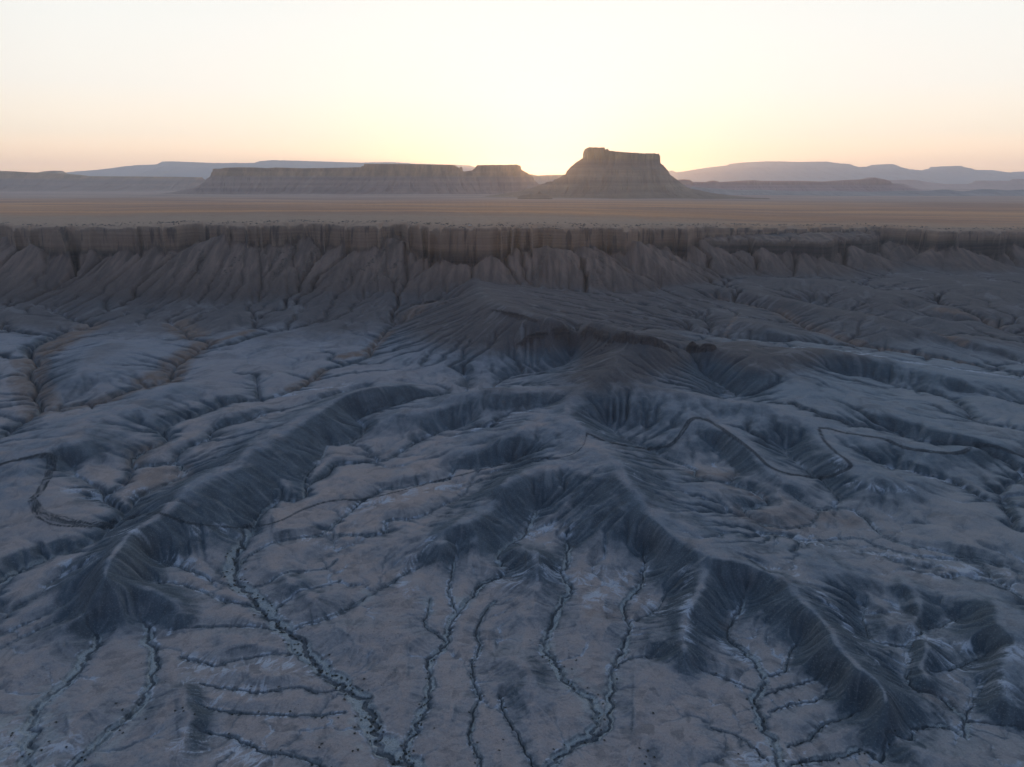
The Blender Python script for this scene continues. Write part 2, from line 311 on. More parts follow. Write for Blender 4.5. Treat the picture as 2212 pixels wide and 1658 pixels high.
# constraint points
cons = []
for w, pts in WASH:
    c = catmull(pts, 3.0); r, th, z = project(c, zfloor); cons.append((r, th, z-1.0))
for h, pts in RIDGE:
    hs = np.array(h if isinstance(h, list) else [h]*len(pts), float)
    q = np.column_stack([np.array(pts, float), np.interp(np.linspace(0, 1, len(pts)), np.linspace(0, 1, len(hs)), hs)])
    q[:, 2] *= 1-.24*np.clip((q[:, 1]-800)/60, 0, 1)-.10*np.clip((q[:, 1]-960)/120, 0, 1)
    c = catmull(list(q), 3.0); r, th, z = project(c, zfloor); cons.append((r, th, z))
def solve_membrane():
    z = None; prev = None
    for dt, it in ((.032, 500), (.016, 500), (.008, 400)):
        g = Grid(dt); g.full()
        z0 = zfloor(g.RR, g.TT)
        if z is None: z = z0.copy()
        else: z = resample(z, prev, g)
        acc = np.zeros((g.N, g.M)); cnt = np.zeros((g.N, g.M))
        for r, th, zz in cons:
            fi, fj = g.ij(r, th); i = np.round(fi).astype(int); j = np.round(fj).astype(int)
            ok = (i >= 0) & (i < g.N) & (j >= 0) & (j < g.M)
            np.add.at(acc, (i[ok], j[ok]), zz[ok]); np.add.at(cnt, (i[ok], j[ok]), 1)
        m = cnt > 0; cz = np.where(m, acc/np.maximum(cnt, 1), 0)
        m[-1] = True; cz[-1] = z0[-1]; cz[0] = np.where(m[0], cz[0], z0[0])
        for _ in range(it):
            z = z + .24*lap(z) - .00012*(z-z0-1.0)     # weak pull keeps open ground near the floor
            z = np.where(m, cz, z)
        prev = g
    z = blur(z, 2, .15)
    return z, prev
memb, memb_g = solve_membrane()

def stamp(mask, g, r, th, width, val=1.0, soft=.35):
    """raise mask near a line; width in metres (array or number)"""
    N, M = mask.shape
    w = np.broadcast_to(width, r.shape)
    for rr, tt, ww in zip(r, th, w):
        if not (R0 < rr < R1 and -TH < tt < TH): continue
        dx = rr*g.dt; fi = (math.log(rr)-LR0)/g.dt; fj = (tt+TH)/g.dt
        n = int(ww/dx)+2
        i0, i1 = max(0, int(fi)-n), min(N, int(fi)+n+2); j0, j1 = max(0, int(fj)-n), min(M, int(fj)+n+2)
        if i0 >= i1 or j0 >= j1: continue
        d = np.hypot((np.arange(i0, i1)-fi)[:, None], (np.arange(j0, j1)-fj)[None])*dx
        v = val*np.clip((ww-d)/(soft*ww+.5*dx)+.5, 0, 1)
        mask[i0:i1, j0:j1] = np.maximum(mask[i0:i1, j0:j1], v)
    return mask
WLINES = []
for w, pts in WASH:
    c = catmull(pts, 2.0); r, th, _ = project(c, lambda r_, t_: zfloor(r_, t_)-1.0)
    s_ = np.arange(len(r)); jit = 1.1*w**.5*(gnoise(s_/9., s_*0+w*7, 5)+.5*gnoise(s_/3.3, s_*0+w*3, 6))
    WLINES.append((w, r, th+jit/r))
def land(g):
    """uneroded land, with masks: erodibility, talus, wall, plateau"""
    z = resample(memb, memb_g, g).astype(np.float32)
    X, Y, RR, TT = g.X, g.Y, g.RR, g.TT
    amp = sstep(1500, 500, RR)*.6+.5
    W = np.zeros_like(z)
    for w, r_, t_ in WLINES: stamp(W, g, r_[::2], t_[::2], w*1.1+5.5, 1.0, 1.4)
    mb = sstep(11, 4, z-zfloor(RR, TT)); W *= mb; amp = amp*(1-.8*W); z -= (.5+.0006*RR)*W*W*1.5
    z += amp*(3.0*fbm(X/75, Y/75, 3, 2) + .75*fbm(X/17+5, Y/17, 9, 2) + .10*fbm(X/4.5, Y/4.5, 21, 2)) + .16*gnoise(X/1.9, Y/1.9, 23)*sstep(900, 400, RR)
    k = np.ones_like(z); tal = np.zeros_like(z); wall = np.zeros_like(z); pla = np.zeros_like(z)
    i0 = int((math.log(1020)-LR0)/g.dt); sl = slice(i0, None)
    x, y, r, t = X[sl], Y[sl], RR[sl], TT[sl]
    th1 = g.th.astype(float)
    Rr = rim_dist(th1)[None].astype(np.float32); Zr = rim_z(th1)[None].astype(np.float32)
    s_lat = t*1450.0
    # fluted wall: buttresses and joints
    fl = 17*fbm(x/60, y/110, 31, 3) + 26*fbm(x/190, y/400, 33, 2) + 13*np.abs(gnoise(s_lat/21, r/160, 37)) + 1.6*ridged(s_lat/9, r/120, 41, 2)
    crack = np.maximum(0, ridged(s_lat/37, r/260, 47, 1)-.74)*95
    s = (Rr - r) + fl - 4 + crack*-1
    # warped distance for talus cones
    wx = x + 7*fbm(x/28, y/60, 51, 2); wy = y
    cone = np.full_like(z[sl], -1e3)
    def add_cones(lst, rfun, off, slope):
        nonlocal cone
        for n, (px, py) in enumerate(lst):
            th, tn = pix_theta_tan(px, py); ra = float(rfun(np.array([th]))[0]) - off
            za = CAM_H - ra*float(tn)
            ax, ay = ra*math.sin(th), ra*math.cos(th)
            hs_ = (math.sin(n*12.9898+px)*43758.5453) % 1; hs2 = (math.sin(n*78.233+px)*12543.17) % 1; sl_ = slope*(.86+.44*hs_); lat_ = .48+.45*hs2; wob = 16*(hs2-.5)
            jx = (g.th > th-.14) & (g.th < th+.14)
            if not jx.any(): continue
            j0, j1 = np.argmax(jx), len(jx)-np.argmax(jx[::-1])
            d = np.hypot((wx[:, j0:j1]-ax-wob*np.sin((wy[:, j0:j1]-ay)/45))*lat_, wy[:, j0:j1]-ay)
            dd = np.minimum(d, 330.); zc = za - sl_*dd + .00080*dd*dd - (d-dd)*.15
            cc = cone[:, j0:j1]; hk = np.clip(.5+.5*(zc-cc)/5., 0, 1); cone[:, j0:j1] = cc*(1-hk)+zc*hk+5.*hk*(1-hk)
    add_cones(CONES, rim_dist, 16, .66)
    inb = (th1 > bench_th[0]) & (th1 < bench_th[-1])
    add_cones([c for c in BCONES if c[0] < 1890], bench_dist, 10, .60)
    add_cones([c for c in BCONES if c[0] >= 1890], rim_dist, 14, .58)
    ca_ = cone + 2.2*fbm(x/22, y/50, 61, 3); ks_ = 9.0
    hh = np.clip(.5+.5*(ca_-z[sl])/ks_, 0, 1); zt = z[sl]*(1-hh)+ca_*hh+ks_*hh*(1-hh)
    # soft join at the talus foot
    tal[sl] = sstep(.05, .95, hh)
    zz = zt
    # lower bench with its dark cliff band, far right
    Rb = bench_dist(th1)[None]; sb = Rb - r + fl*.45
    zb_top = np.minimum(126.0 + (r-Rb)*.08, 136) + 3*fbm(x/40, y/40, 71, 2)
    drop = np.clip(sb/7.0, 0, 1)*34 + np.maximum(0, sb-7)*3
    bench = np.where(inb[None] & (s > 0), np.where(sb <= 0, zb_top, zb_top-drop), -1e3)
    wb = (bench > zz) & (sb > 0)
    zz = np.maximum(zz, bench)
    # main wall
    step = np.clip(s/15.0, 0, 1)
    terr = step + .012*np.sin(step*2*math.pi*4)
    wz = Zr - 78*terr - np.maximum(0, s-15)*3
    right = sstep(theta_of_px(1500), theta_of_px(1600), th1)[None]
    wz = Zr - (78 - 50*right*(1-sstep(theta_of_px(1880), theta_of_px(1960), th1)[None]))*terr - np.maximum(0, s-15)*(3-2.45*right*(1-sstep(theta_of_px(1880), theta_of_px(1960), th1)[None]))
    top = Zr - (2.5+4.5*np.clip(gnoise(x/70, y/200, 85)+.3, 0, 1.2))*sstep(-34, -2, s) - 5*np.clip(crack/12, 0, 1)*sstep(-30, 0, s) + np.clip((r-Rr)/400, 0, 1)*2 + 1.2*fbm(x/60, y/30, 81, 3) + .6*fbm(x/12, y/9, 83, 2)
    wz = np.where(s <= 0, top, np.minimum(wz, top))
    wm = (wz > zz) & (s > 0) 
    wall[sl] = np.maximum(wm, wb)*1.0
    pla[sl] = (s <= 0)*1.0
    tal[sl] *= (1-wall[sl])*(1-pla[sl])
    z[sl] = np.maximum(zz, wz)
    k[sl] = np.where(s <= 0, .004, np.where(wm | wb, .02, 1-.5*tal[sl]))
    return z, k, tal, wall, pla

# ---------------------------------------------------------------- stream erosion (implicit stream power, vectorised by tree level)
NB = [(-1,0,1.),(1,0,1.),(0,-1,1.),(0,1,1.),(-1,-1,2**.5),(-1,1,2**.5),(1,-1,2**.5),(1,1,2**.5)]
def receivers(z, g):
    N, M = z.shape; idx = np.arange(N*M, dtype=np.int32).reshape(N, M)
    best = np.zeros_like(z); rcv = idx.copy(); dist = np.ones_like(z)
    P = np.full((N+2, M+2), 1e9, z.dtype); P[1:-1, 1:-1] = z
    for di, dj, d in NB:
        sl = (z - P[1+di:1+di+N, 1+dj:1+dj+M])/d
        m = sl > best
        best = np.where(m, sl, best); rcv = np.where(m, idx+di*M+dj, rcv); dist = np.where(m, d, dist)
    fixed = np.zeros((N, M), bool); fixed[0] = True; fixed[:, 0] = True; fixed[:, -1] = True
    rcv = np.where(fixed, idx, rcv)
    return rcv.ravel().copy(), (dist*g.dx).ravel().astype(np.float32), fixed.ravel()
def route_pits(z, rcv, dist, fixed, g):
    N, M = z.shape; n = N*M
    root = rcv.copy()
    while True:
        r2 = root[root]
        if np.array_equal(r2, root): break
        root = r2
    pits = np.unique(root); lab_of = np.full(n, -1, np.int64); lab_of[pits] = np.arange(len(pits)); lab = lab_of[root]
    isout = fixed[pits]
    zf = z.ravel(); I = np.arange(n).reshape(N, M)
    A = []; 
    for di, dj in ((0, 1), (1, 0), (1, 1), (1, -1)):
        if dj >= 0: a = I[:N-di, :M-dj].ravel(); b = I[di:, dj:].ravel()
        else: a = I[:N-di, 1:].ravel(); b = I[di:, :-1].ravel()
        la, lb = lab[a], lab[b]; m = la != lb
        m &= ~(isout[la] & isout[lb])
        A.append((a[m], b[m]))
    a = np.concatenate([q[0] for q in A]); b = np.concatenate([q[1] for q in A])
    la, lb = lab[a], lab[b]; h = np.maximum(zf[a], zf[b])
    lo = np.minimum(la, lb); hi = np.maximum(la, lb); key = lo*len(pits)+hi
    o = np.lexsort((h, key)); key = key[o]; first = np.concatenate([[True], key[1:] != key[:-1]])
    sel = o[first]
    adj = {}
    for aa, bb, l1, l2, hh in zip(a[sel].tolist(), b[sel].tolist(), la[sel].tolist(), lb[sel].tolist(), h[sel].tolist()):
        adj.setdefault(l1, []).append((hh, l2, aa, bb)); adj.setdefault(l2, []).append((hh, l1, bb, aa))
    done = isout.copy().tolist(); heap = []
    for l in np.nonzero(isout)[0].tolist():
        for (hh, l2, aa, bb) in adj.get(l, ()):
            if not done[l2]: heapq.heappush(heap, (hh, l2, aa, bb))
    pl = pits.tolist()
    while heap:
        hh, l, outc, inc = heapq.heappop(heap)
        if done[l]: continue
        done[l] = True
        # reverse the path pass -> pit so water leaves over the pass
        path = [inc]; c = inc
        while rcv[c] != c: c = int(rcv[c]); path.append(c)
        for q in range(len(path)-1, 0, -1): rcv[path[q]] = path[q-1]
        rcv[inc] = outc
        for (h2, l2, aa, bb) in adj.get(l, ()):
            if not done[l2]: heapq.heappush(heap, (max(h2, hh), l2, aa, bb))
    return rcv
def tree_levels(rcv):
    n = len(rcv); ptr = rcv.copy(); d = (rcv != np.arange(n)).astype(np.int32)
    while True:
        d2 = d + d[ptr]; p2 = ptr[ptr]
        if np.array_equal(p2, ptr): break
        d, ptr = d2, p2
    o = np.argsort(d, kind='stable'); cnt = np.bincount(d); st = np.concatenate([[0], np.cumsum(cnt)])
    return o, st
def flow(z, g):
    rcv, dist, fixed = receivers(z, g)
    rcv = route_pits(z, rcv, dist, fixed, g)
    o, st = tree_levels(rcv)
    A = np.repeat((g.dx**2).astype(np.float64), g.M, 1).ravel().copy()
    for l in range(len(st)-2, 0, -1):
        c = o[st[l]:st[l+1]]; np.add.at(A, rcv[c], A[c])
    return rcv, dist, o, st, A
def erode(z, g, k, steps, KT, A0=70.0, D=.05):
    A0 = (5+A0*sstep(380, 950, g.RR)).ravel()
    dt = KT/steps
    kd = np.minimum(.075, D/g.dx**2).astype(np.float32)*(.35+.65*np.clip(k, 0, 1))*np.where(k < .1, .15, 1)
    for it in range(steps):
        rcv, dist, o, st, A = flow(z, g)
        q = (dt*k.ravel()*np.sqrt(np.maximum(A-A0, 0))/dist).astype(np.float32)
        zf = z.ravel().copy()
        for l in range(1, len(st)-1):
            c = o[st[l]:st[l+1]]; rz = zf[rcv[c]]; zc = zf[c]
            zf[c] = np.where(zc > rz, (zc+q[c]*rz)/(1+q[c]), zc)
        z = zf.reshape(z.shape)
        z = z + kd*lap(z)
    return z, A.reshape(z.shape)

import time as _t; _t0 = _t.time()
def log(*a): print('[land %.0fs]' % (_t.time()-_t0), *a, flush=True)
g4 = Grid(DT*4); g4.full(); z, k, tal, wall, pla = land(g4); base4 = z.copy()
z, A = erode(z, g4, k, 16, .32, A0=170.); log('level 4', z.shape)
g2 = Grid(DT*2); g2.full(); b2, k, tal, wall, pla = land(g2)
z = b2 + resample(z-base4, g4, g2).astype(np.float32); base2 = b2
z, A = erode(z, g2, k, 10, .22, A0=150.); log('level 2', z.shape)
g1 = Grid(DT); g1.full(); b1, k, tal, wall, pla = land(g1)
z = b1 + resample(z-base2, g2, g1).astype(np.float32)
z, A = erode(z, g1, k, 6, .14, A0=110.); log('level 1', z.shape)

# ---------------------------------------------------------------- finishing the land: incised channels, wash beds, masks
def march(px, py, zz, g):
    """frame points -> position on the finished land"""
    th, tn = pix_theta_tan(px, py)
    j = np.clip(np.round((th+TH)/g.dt).astype(int), 0, g.M-1)
    out = []
    for jj, t_, q in zip(np.atleast_1d(j), np.atleast_1d(th), np.atleast_1d(tn)):
        ray = CAM_H - g.r*q; hit = np.nonzero(zz[:, jj] >= ray)[0]
        i = hit[0] if len(hit) else g.N-1
        rr = g.r[i]
        if i > 0:
            a = ray[i-1]-zz[i-1, jj]; b = zz[i, jj]-ray[i]
            if a+b > 1e-6: rr = g.r[i-1]+(g.r[i]-g.r[i-1])*a/(a+b)
        out.append((rr, t_))
    return np.array(out)
g = g1; X, Y, RR, TT = g.X, g.Y, g.RR, g.TT
rcv, dist, o_, st_, A = flow(z, g); A = A.reshape(z.shape)
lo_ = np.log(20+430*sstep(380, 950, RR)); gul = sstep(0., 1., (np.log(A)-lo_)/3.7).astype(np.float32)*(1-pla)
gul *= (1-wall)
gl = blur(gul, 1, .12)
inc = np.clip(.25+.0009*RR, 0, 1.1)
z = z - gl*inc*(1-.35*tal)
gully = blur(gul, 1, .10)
wash = np.zeros_like(z); washw = np.zeros_like(z)
wash_world = []; wash_low = []
for w, r, th in WLINES:
    s = np.arange(len(r))
    wash_world.append((w, r, th))
    ii = np.clip(((np.log(r)-LR0)/g.dt).astype(int), 0, g.N-1); jj = np.clip(((th+TH)/g.dt).astype(int), 0, g.M-1)
    low = sstep(12, 4, b1[ii, jj]-zfloor(r, th))
    wv = w*.62*(.75+.5*gnoise(s/14., s*0+w, 8))*low
    stamp(wash, g, r[low > .05], th[low > .05], np.maximum(wv, .7*g.dt*r)[low > .05], 1.0, .5); wash_low.append(low)
    stamp(washw, g, r, th, wv*3.5+2, 1.0, 1.0)
sl0 = blur(b1, 12, .2); s0, s1 = np.gradient(sl0); lowg = sstep(.34, .16, np.hypot(s0, s1)/g.dx).astype(np.float32); del sl0, s0, s1
wash *= lowg; washw *= lowg
z = z - wash*np.clip(.5+RR*.0008, 0, 1.6)
# a narrower thalweg inside the wide beds
thal = np.zeros_like(z)
for (w, r, th), low in zip(wash_world, wash_low):
    m_ = low > .3; r = r[m_]; th = th[m_]; s = np.arange(len(r)); ww_ = w if w >= 2 else 0
    if len(r) < 3: continue
    off = .30*ww_*np.sin(s/17.+w)+.30*ww_*gnoise(s/11., s*0, 19)
    stamp(thal, g, r, th+off/r, np.maximum(.10*w+.35, (1.0 if w >= 2 else .75)*g.dt*r), 1.0, .35)
z = z - thal*np.clip(.5+.0012*RR, 0, 1.6)*(.4+.6*lowg)
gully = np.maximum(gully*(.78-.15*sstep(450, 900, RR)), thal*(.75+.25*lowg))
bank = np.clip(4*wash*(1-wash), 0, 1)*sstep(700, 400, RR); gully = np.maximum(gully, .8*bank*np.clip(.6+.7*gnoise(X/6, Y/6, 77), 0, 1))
z = z + .35*bank
# cap rock of the central spur and the small knob
capm = np.zeros_like(z)
def cap(pts, width, drop, slope=1.8):
    """pts: frame x, y, height above the slope; a resistant band with steep fluted sides"""
    global z
    p = catmull([np.array(q, float) for q in pts], 2.0); rt = march(p[:, 0], p[:, 1], z, g)
    r = np.convolve(np.pad(rt[:, 0], 4, mode='edge'), np.ones(9)/9, 'valid'); th = rt[:, 1]
    ground = z[np.clip(((np.log(r)-LR0)/g.dt).astype(int), 0, g.N-1), np.clip(((th+TH)/g.dt).astype(int), 0, g.M-1)]
    ground = np.convolve(np.pad(ground, 4, mode='edge'), np.ones(9)/9, 'valid')
    for rr, tt, zt in zip(r, th, ground+p[:, 2]):
        dx = rr*g.dt; fi = (math.log(rr)-LR0)/g.dt; fj = (tt+TH)/g.dt; n = int((width+drop/slope+6)/dx)+2
        i0, i1 = max(0, int(fi)-n), min(g.N, int(fi)+n+2); j0, j1 = max(0, int(fj)-n), min(g.M, int(fj)+n+2)
        d = np.hypot((np.arange(i0, i1)-fi)[:, None], (np.arange(j0, j1)-fj)[None])*dx
        xx, yy = X[i0:i1, j0:j1], Y[i0:i1, j0:j1]
        na = min(1.0, width/6.); d = d + na*(4.0*ridged(xx/10, yy/10, 91, 2) + 4*gnoise(xx/24, yy/24, 93))
        e = np.clip((d-width)*slope, 0, None); e = e + .8*np.sin(e*1.5)
        v = zt + .8*gnoise(xx/15, yy/15, 95) - e
        v = np.where(e > drop*(.75+.5*gnoise(xx/11, yy/11, 97)), -1e3, v)
        m = v > z[i0:i1, j0:j1]
        z[i0:i1, j0:j1] = np.where(m, v, z[i0:i1, j0:j1]); capm[i0:i1, j0:j1] = np.maximum(capm[i0:i1, j0:j1], m*np.clip(.45+e, 0, 1))
cap([(1118,742,1),(1135,735,4),(1150,728,5),(1166,722,4),(1180,716,1)], 3, 11)
cap([(1195,712,2),(1215,709,5),(1240,710,5),(1262,712,6),(1285,712,5)], 2.5, 12)
cap([(1290,716,5),(1302,722,7),(1314,732,4)], 3, 13)
cap([(1318,738,3),(1330,730,7),(1350,728,8),(1366,732,5)], 5, 14)
cap([(1372,732,5),(1392,736,7),(1412,742,8),(1430,749,6),(1441,756,2)], 4, 14)
cap([(1060,668,1),(1090,676,4),(1130,686,4),(1160,692,2)], 2, 8)
cap([(880,660,1),(910,655,3),(945,652,3),(985,655,1)], 2, 7)
cap([(1476,758,3),(1486,757,9),(1494,756,13),(1503,756,9),(1512,755,6)], 3.0, 16, 2.4)
cap([(1512,755,6),(1526,754,8),(1545,753,5)], 2.2, 10, 2.4)
# fine relief everywhere, horizontal seepage rills
fr = fbm(X/1.9, Y/1.9, 101, 2)*.10*sstep(900, 350, RR) + fbm(X/5.5, Y/5.5, 103, 2)*.22*(1-pla)
z = z + fr
zs = blur(z, 6, .2); gz0, gz1 = np.gradient(zs); gn = np.hypot(gz0, gz1)+1e-6; v0 = (gz0/gn).astype(np.float32); v1 = (gz1/gn).astype(np.float32)
def bil(a, fi, fj):
    fi = np.clip(fi, 0, a.shape[0]-1.01); fj = np.clip(fj, 0, a.shape[1]-1.01); i = fi.astype(np.int32); j = fj.astype(np.int32); u = fi-i; v = fj-j
    return (a[i, j]*(1-v)+a[i, j+1]*v)*(1-u)+(a[i+1, j]*(1-v)+a[i+1, j+1]*v)*u
rng_ = np.random.default_rng(5)
def streaks(n, cell, seed):
    # noise drawn out along the fall of the land: every slope gets its own parallel rills
    src = blur(rng_.standard_normal(z.shape).astype(np.float32), cell, .2); acc = src.copy()
    for sgn in (1, -1):
        fi = np.repeat(np.arange(g.N, dtype=np.float32)[:, None], g.M, 1); fj = np.repeat(np.arange(g.M, dtype=np.float32)[None], g.N, 0)
        for k_ in range(n):
            a0 = v0[np.clip(fi, 0, g.N-1).astype(np.int32), np.clip(fj, 0, g.M-1).astype(np.int32)]; a1 = v1[np.clip(fi, 0, g.N-1).astype(np.int32), np.clip(fj, 0, g.M-1).astype(np.int32)]
            fi = fi+sgn*1.4*a0; fj = fj+sgn*1.4*a1; acc += src[np.clip(fi+.5, 0, g.N-1).astype(np.int32), np.clip(fj+.5, 0, g.M-1).astype(np.int32)]
    return acc/acc.std()
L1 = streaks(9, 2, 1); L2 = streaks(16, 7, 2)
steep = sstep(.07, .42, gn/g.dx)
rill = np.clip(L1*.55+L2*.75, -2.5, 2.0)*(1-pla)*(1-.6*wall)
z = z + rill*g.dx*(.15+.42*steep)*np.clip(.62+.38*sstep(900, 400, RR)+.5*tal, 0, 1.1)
gz0, gz1 = np.gradient(z); slope = np.hypot(gz0, gz1)/g.dx
zb_ = blur(z, 60, .22); a0, a1 = np.gradient(zb_); slope_s = np.hypot(a0, a1)/g.dx
slope_s = (slope_s*(1-.25*sstep(500, 300, RR))).astype(np.float32)
slope_s = slope_s + np.clip(.38*(blur(slope.astype(np.float32), 3, .2)-slope_s), -.05, .22)
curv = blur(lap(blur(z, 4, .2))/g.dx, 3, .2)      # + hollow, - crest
# tawny banks along some washes in the far valley
tawny = np.zeros_like(z)
for pts, w in (([(83,888),(88,873),(78,851),(60,820),(72,794),(60,775)], 14), ([(95,760),(133,738),(180,712),(200,701)], 16), ([(110,883),(217,868),(300,842),(367,818)], 11),
               ([(325,822),(367,805),(383,780)], 14), ([(383,785),(430,745),(453,738)], 12), ([(420,722),(400,712),(385,700)], 16), ([(453,738),(500,728),(540,716)], 6),
               ([(630,835),(680,812),(700,797)], 6), ([(290,995),(300,975),(340,960)], 8), ([(330,1020),(370,1035),(380,1015)], 10), ([(300,1030),(330,1045)], 9),
               ([(1680,672),(1718,694),(1752,708),(1790,722),(1850,740)], 10), ([(1850,742),(1992,766),(2100,783)], 5), ([(1540,645),(1600,655),(1660,668)], 5),
               ([(1780,665),(1880,682),(1942,698),(2000,715),(2080,748)], 5), ([(2030,680),(2100,690),(2160,705)], 8), ([(1620,1110),(1680,1125),(1740,1110)], 9), ([(1790,1110),(1830,1115)], 8),
               ([(1500,1015),(1540,1025),(1575,1020)], 6), ([(1590,1060),(1640,1070)], 5), ([(1570,1350),(1590,1330)], 3), ([(1345,1320),(1290,1330)], 5), ([(1590,690),(1560,735)], 3),
               ([(2010,1500),(2050,1510)], 3), ([(737,770),(790,760),(815,738),(840,715)], 7), ([(880,688),(930,670)], 9)):
    c = catmull(pts, 4.0); r, th, _ = project(c, zfloor); stamp(tawny, g, r, th, np.full(len(r), float(w)*1.3), 1.0, 1.1)
tawny = np.clip(tawny*np.clip(1.0+.9*fbm(X/14, Y/14, 111, 3), 0, 1.3), 0, 1)
# wheel tracks lie on the finished land
track = np.zeros_like(z); rnd = random.Random(4)
for spread, ns, pts in TRACK:
    c = catmull(pts, 2.0); rt = march(c[:, 0], c[:, 1], z, g); r, th = rt[:, 0], rt[:, 1]
    kn = 9; ker = np.ones(kn)/kn; r = np.convolve(np.pad(r, kn//2, mode='edge'), ker, 'valid')
    ph = np.linspace(0, 1, len(r))
    dr = np.gradient(r); dl = np.gradient(th)*r; nn = np.hypot(dr, dl)+1e-6; nr, nl = -dl/nn, dr/nn
    for q in range(ns):
        off = spread*(rnd.uniform(-1, 1) + .5*np.sin(ph*rnd.uniform(3, 9)+rnd.uniform(0, 6))+.3*gnoise(ph*14+q*9, ph*0+q, 131))
        off = off*(.55+.45*np.sin(ph*math.pi)) if spread > 2 else off
        stamp(track, g, np.maximum(R0+1, r+nr*off), th+nl*off/r, np.maximum(.40, (1.1 if pts[0][0] > 1200 else .85)*r*g.dt), rnd.uniform(.65, 1.0), .5)
trail = np.zeros_like(z)
for pts in TRAIL:
    c = catmull(pts, 1.5); rt = march(c[:, 0], c[:, 1], z, g); r, th = rt[:, 0], rt[:, 1]
    for off in (-.9, .9, 1.9): stamp(trail, g, r+off*.7, th+off*.5/r, np.maximum(.22, .5*r*g.dt), .8, .6)
# pale fan deposits and gravel flats of the foreground
gravel = np.zeros_like(z)
for pts, w in (([(90,1500),(95,1560),(80,1640)], 12), ([(10,1560),(40,1600),(10,1640)], 12), ([(300,1530),(250,1580),(200,1640)], 8), ([(923,1290),(928,1305),(930,1315)], 5),
               ([(990,1285),(1000,1300),(1010,1290)], 5), ([(785,1270),(795,1285),(780,1300)], 4), ([(1225,1455),(1260,1490),(1280,1540)], 8), ([(1320,1420),(1325,1480),(1300,1510)], 5),
               ([(790,1600),(760,1560)], 6), ([(1185,1370),(1185,1400)], 4), ([(1670,1600),(1690,1650)], 5)):
    c = catmull(pts, 4.0); r, th, _ = project(c, zfloor); stamp(gravel, g, r, th, np.full(len(r), float(w)*.8), 1.0, 1.3)
gravel = np.clip(gravel*np.clip(.5+1.4*fbm(X/7, Y/7, 121, 3), 0, 1), 0, 1)
salt = np.clip(2.4*fbm(X/26, Y/26, 141, 3)+.15, 0, 1)*sstep(.015, .14, blur(gully, 7, .2))*sstep(.75, .3, slope_s)*(1-.7*sstep(500, 1000, RR))
crust = np.zeros_like(z)
for pts, w in (([(520,1432),(600,1428),(700,1440)], 5), ([(410,1480),(470,1500),(540,1490)], 5), ([(400,1610),(500,1628),(560,1640)], 5), ([(80,1600),(110,1640)], 9), ([(0,1640),(40,1620),(0,1600)], 9),
               ([(390,1420),(470,1440),(540,1430)], 4), ([(160,1060),(250,1075),(300,1060)], 5), ([(250,1170),(330,1205),(420,1215)], 3), ([(840,1080),(880,1060),(760,1095)], 5), ([(930,1055),(1000,1045)], 4),
               ([(1080,1245),(1130,1255),(1190,1235)], 6), ([(1240,1260),(1330,1240),(1290,1300)], 6), ([(1380,1280),(1430,1330),(1460,1300)], 4), ([(930,1180),(870,1240),(900,1290)], 3), ([(1350,1050),(1375,1075)], 3.5),
               ([(1480,1260),(1478,1330),(1485,1400)], 2.5), ([(1130,1160),(1180,1140),(1230,1150)], 4), ([(1560,1390),(1620,1420),(1600,1380)], 3), ([(1720,1270),(1790,1330),(1850,1400),(1900,1450)], 2.5), ([(1700,1150),(1760,1180),(1850,1200),(1950,1205)], 4),
               ([(2000,1240),(2080,1228),(2160,1240)], 6), ([(2040,1450),(2100,1430),(2180,1440)], 5), ([(1960,1370),(2030,1390),(2080,1400)], 4), ([(2130,1480),(2170,1520)], 4), ([(1600,1640),(1680,1645),(1740,1630)], 4),
               ([(1900,1010),(2000,1030),(2100,1060)], 5), ([(1850,790),(1950,795),(2060,805),(2200,815)], 6), ([(1690,770),(1800,775),(1880,785)], 5), ([(660,1160),(720,1170),(760,1150)], 3), ([(1800,1010),(1850,1060),(1960,1070)], 3),
               ([(600,850),(700,840),(760,830)], 4), ([(1140,905),(1060,930),(960,950)], 3), ([(1300,960),(1250,950)], 2), ([(200,1240),(150,1220),(110,1260)], 4), ([(430,1165),(480,1150)], 3)):
    c = catmull(pts, 4.0); r, th, _ = project(c, zfloor); stamp(crust, g, r, th, np.full(len(r), float(w)*1.4), 1.0, 1.4)
salt = np.clip(salt*np.clip(.25+.6*L1+.3*L2, 0, 1.3)*1.3 + crust*np.clip(-.12+.95*L1+.5*fbm(X/9, Y/9, 151, 2), 0, 1.3), 0, 1)*(1-.6*sstep(.5, .9, slope_s))
log('masks', 'salt mean', float(salt.mean()), 'slope', np.percentile(slope_s, [10, 50, 90]))

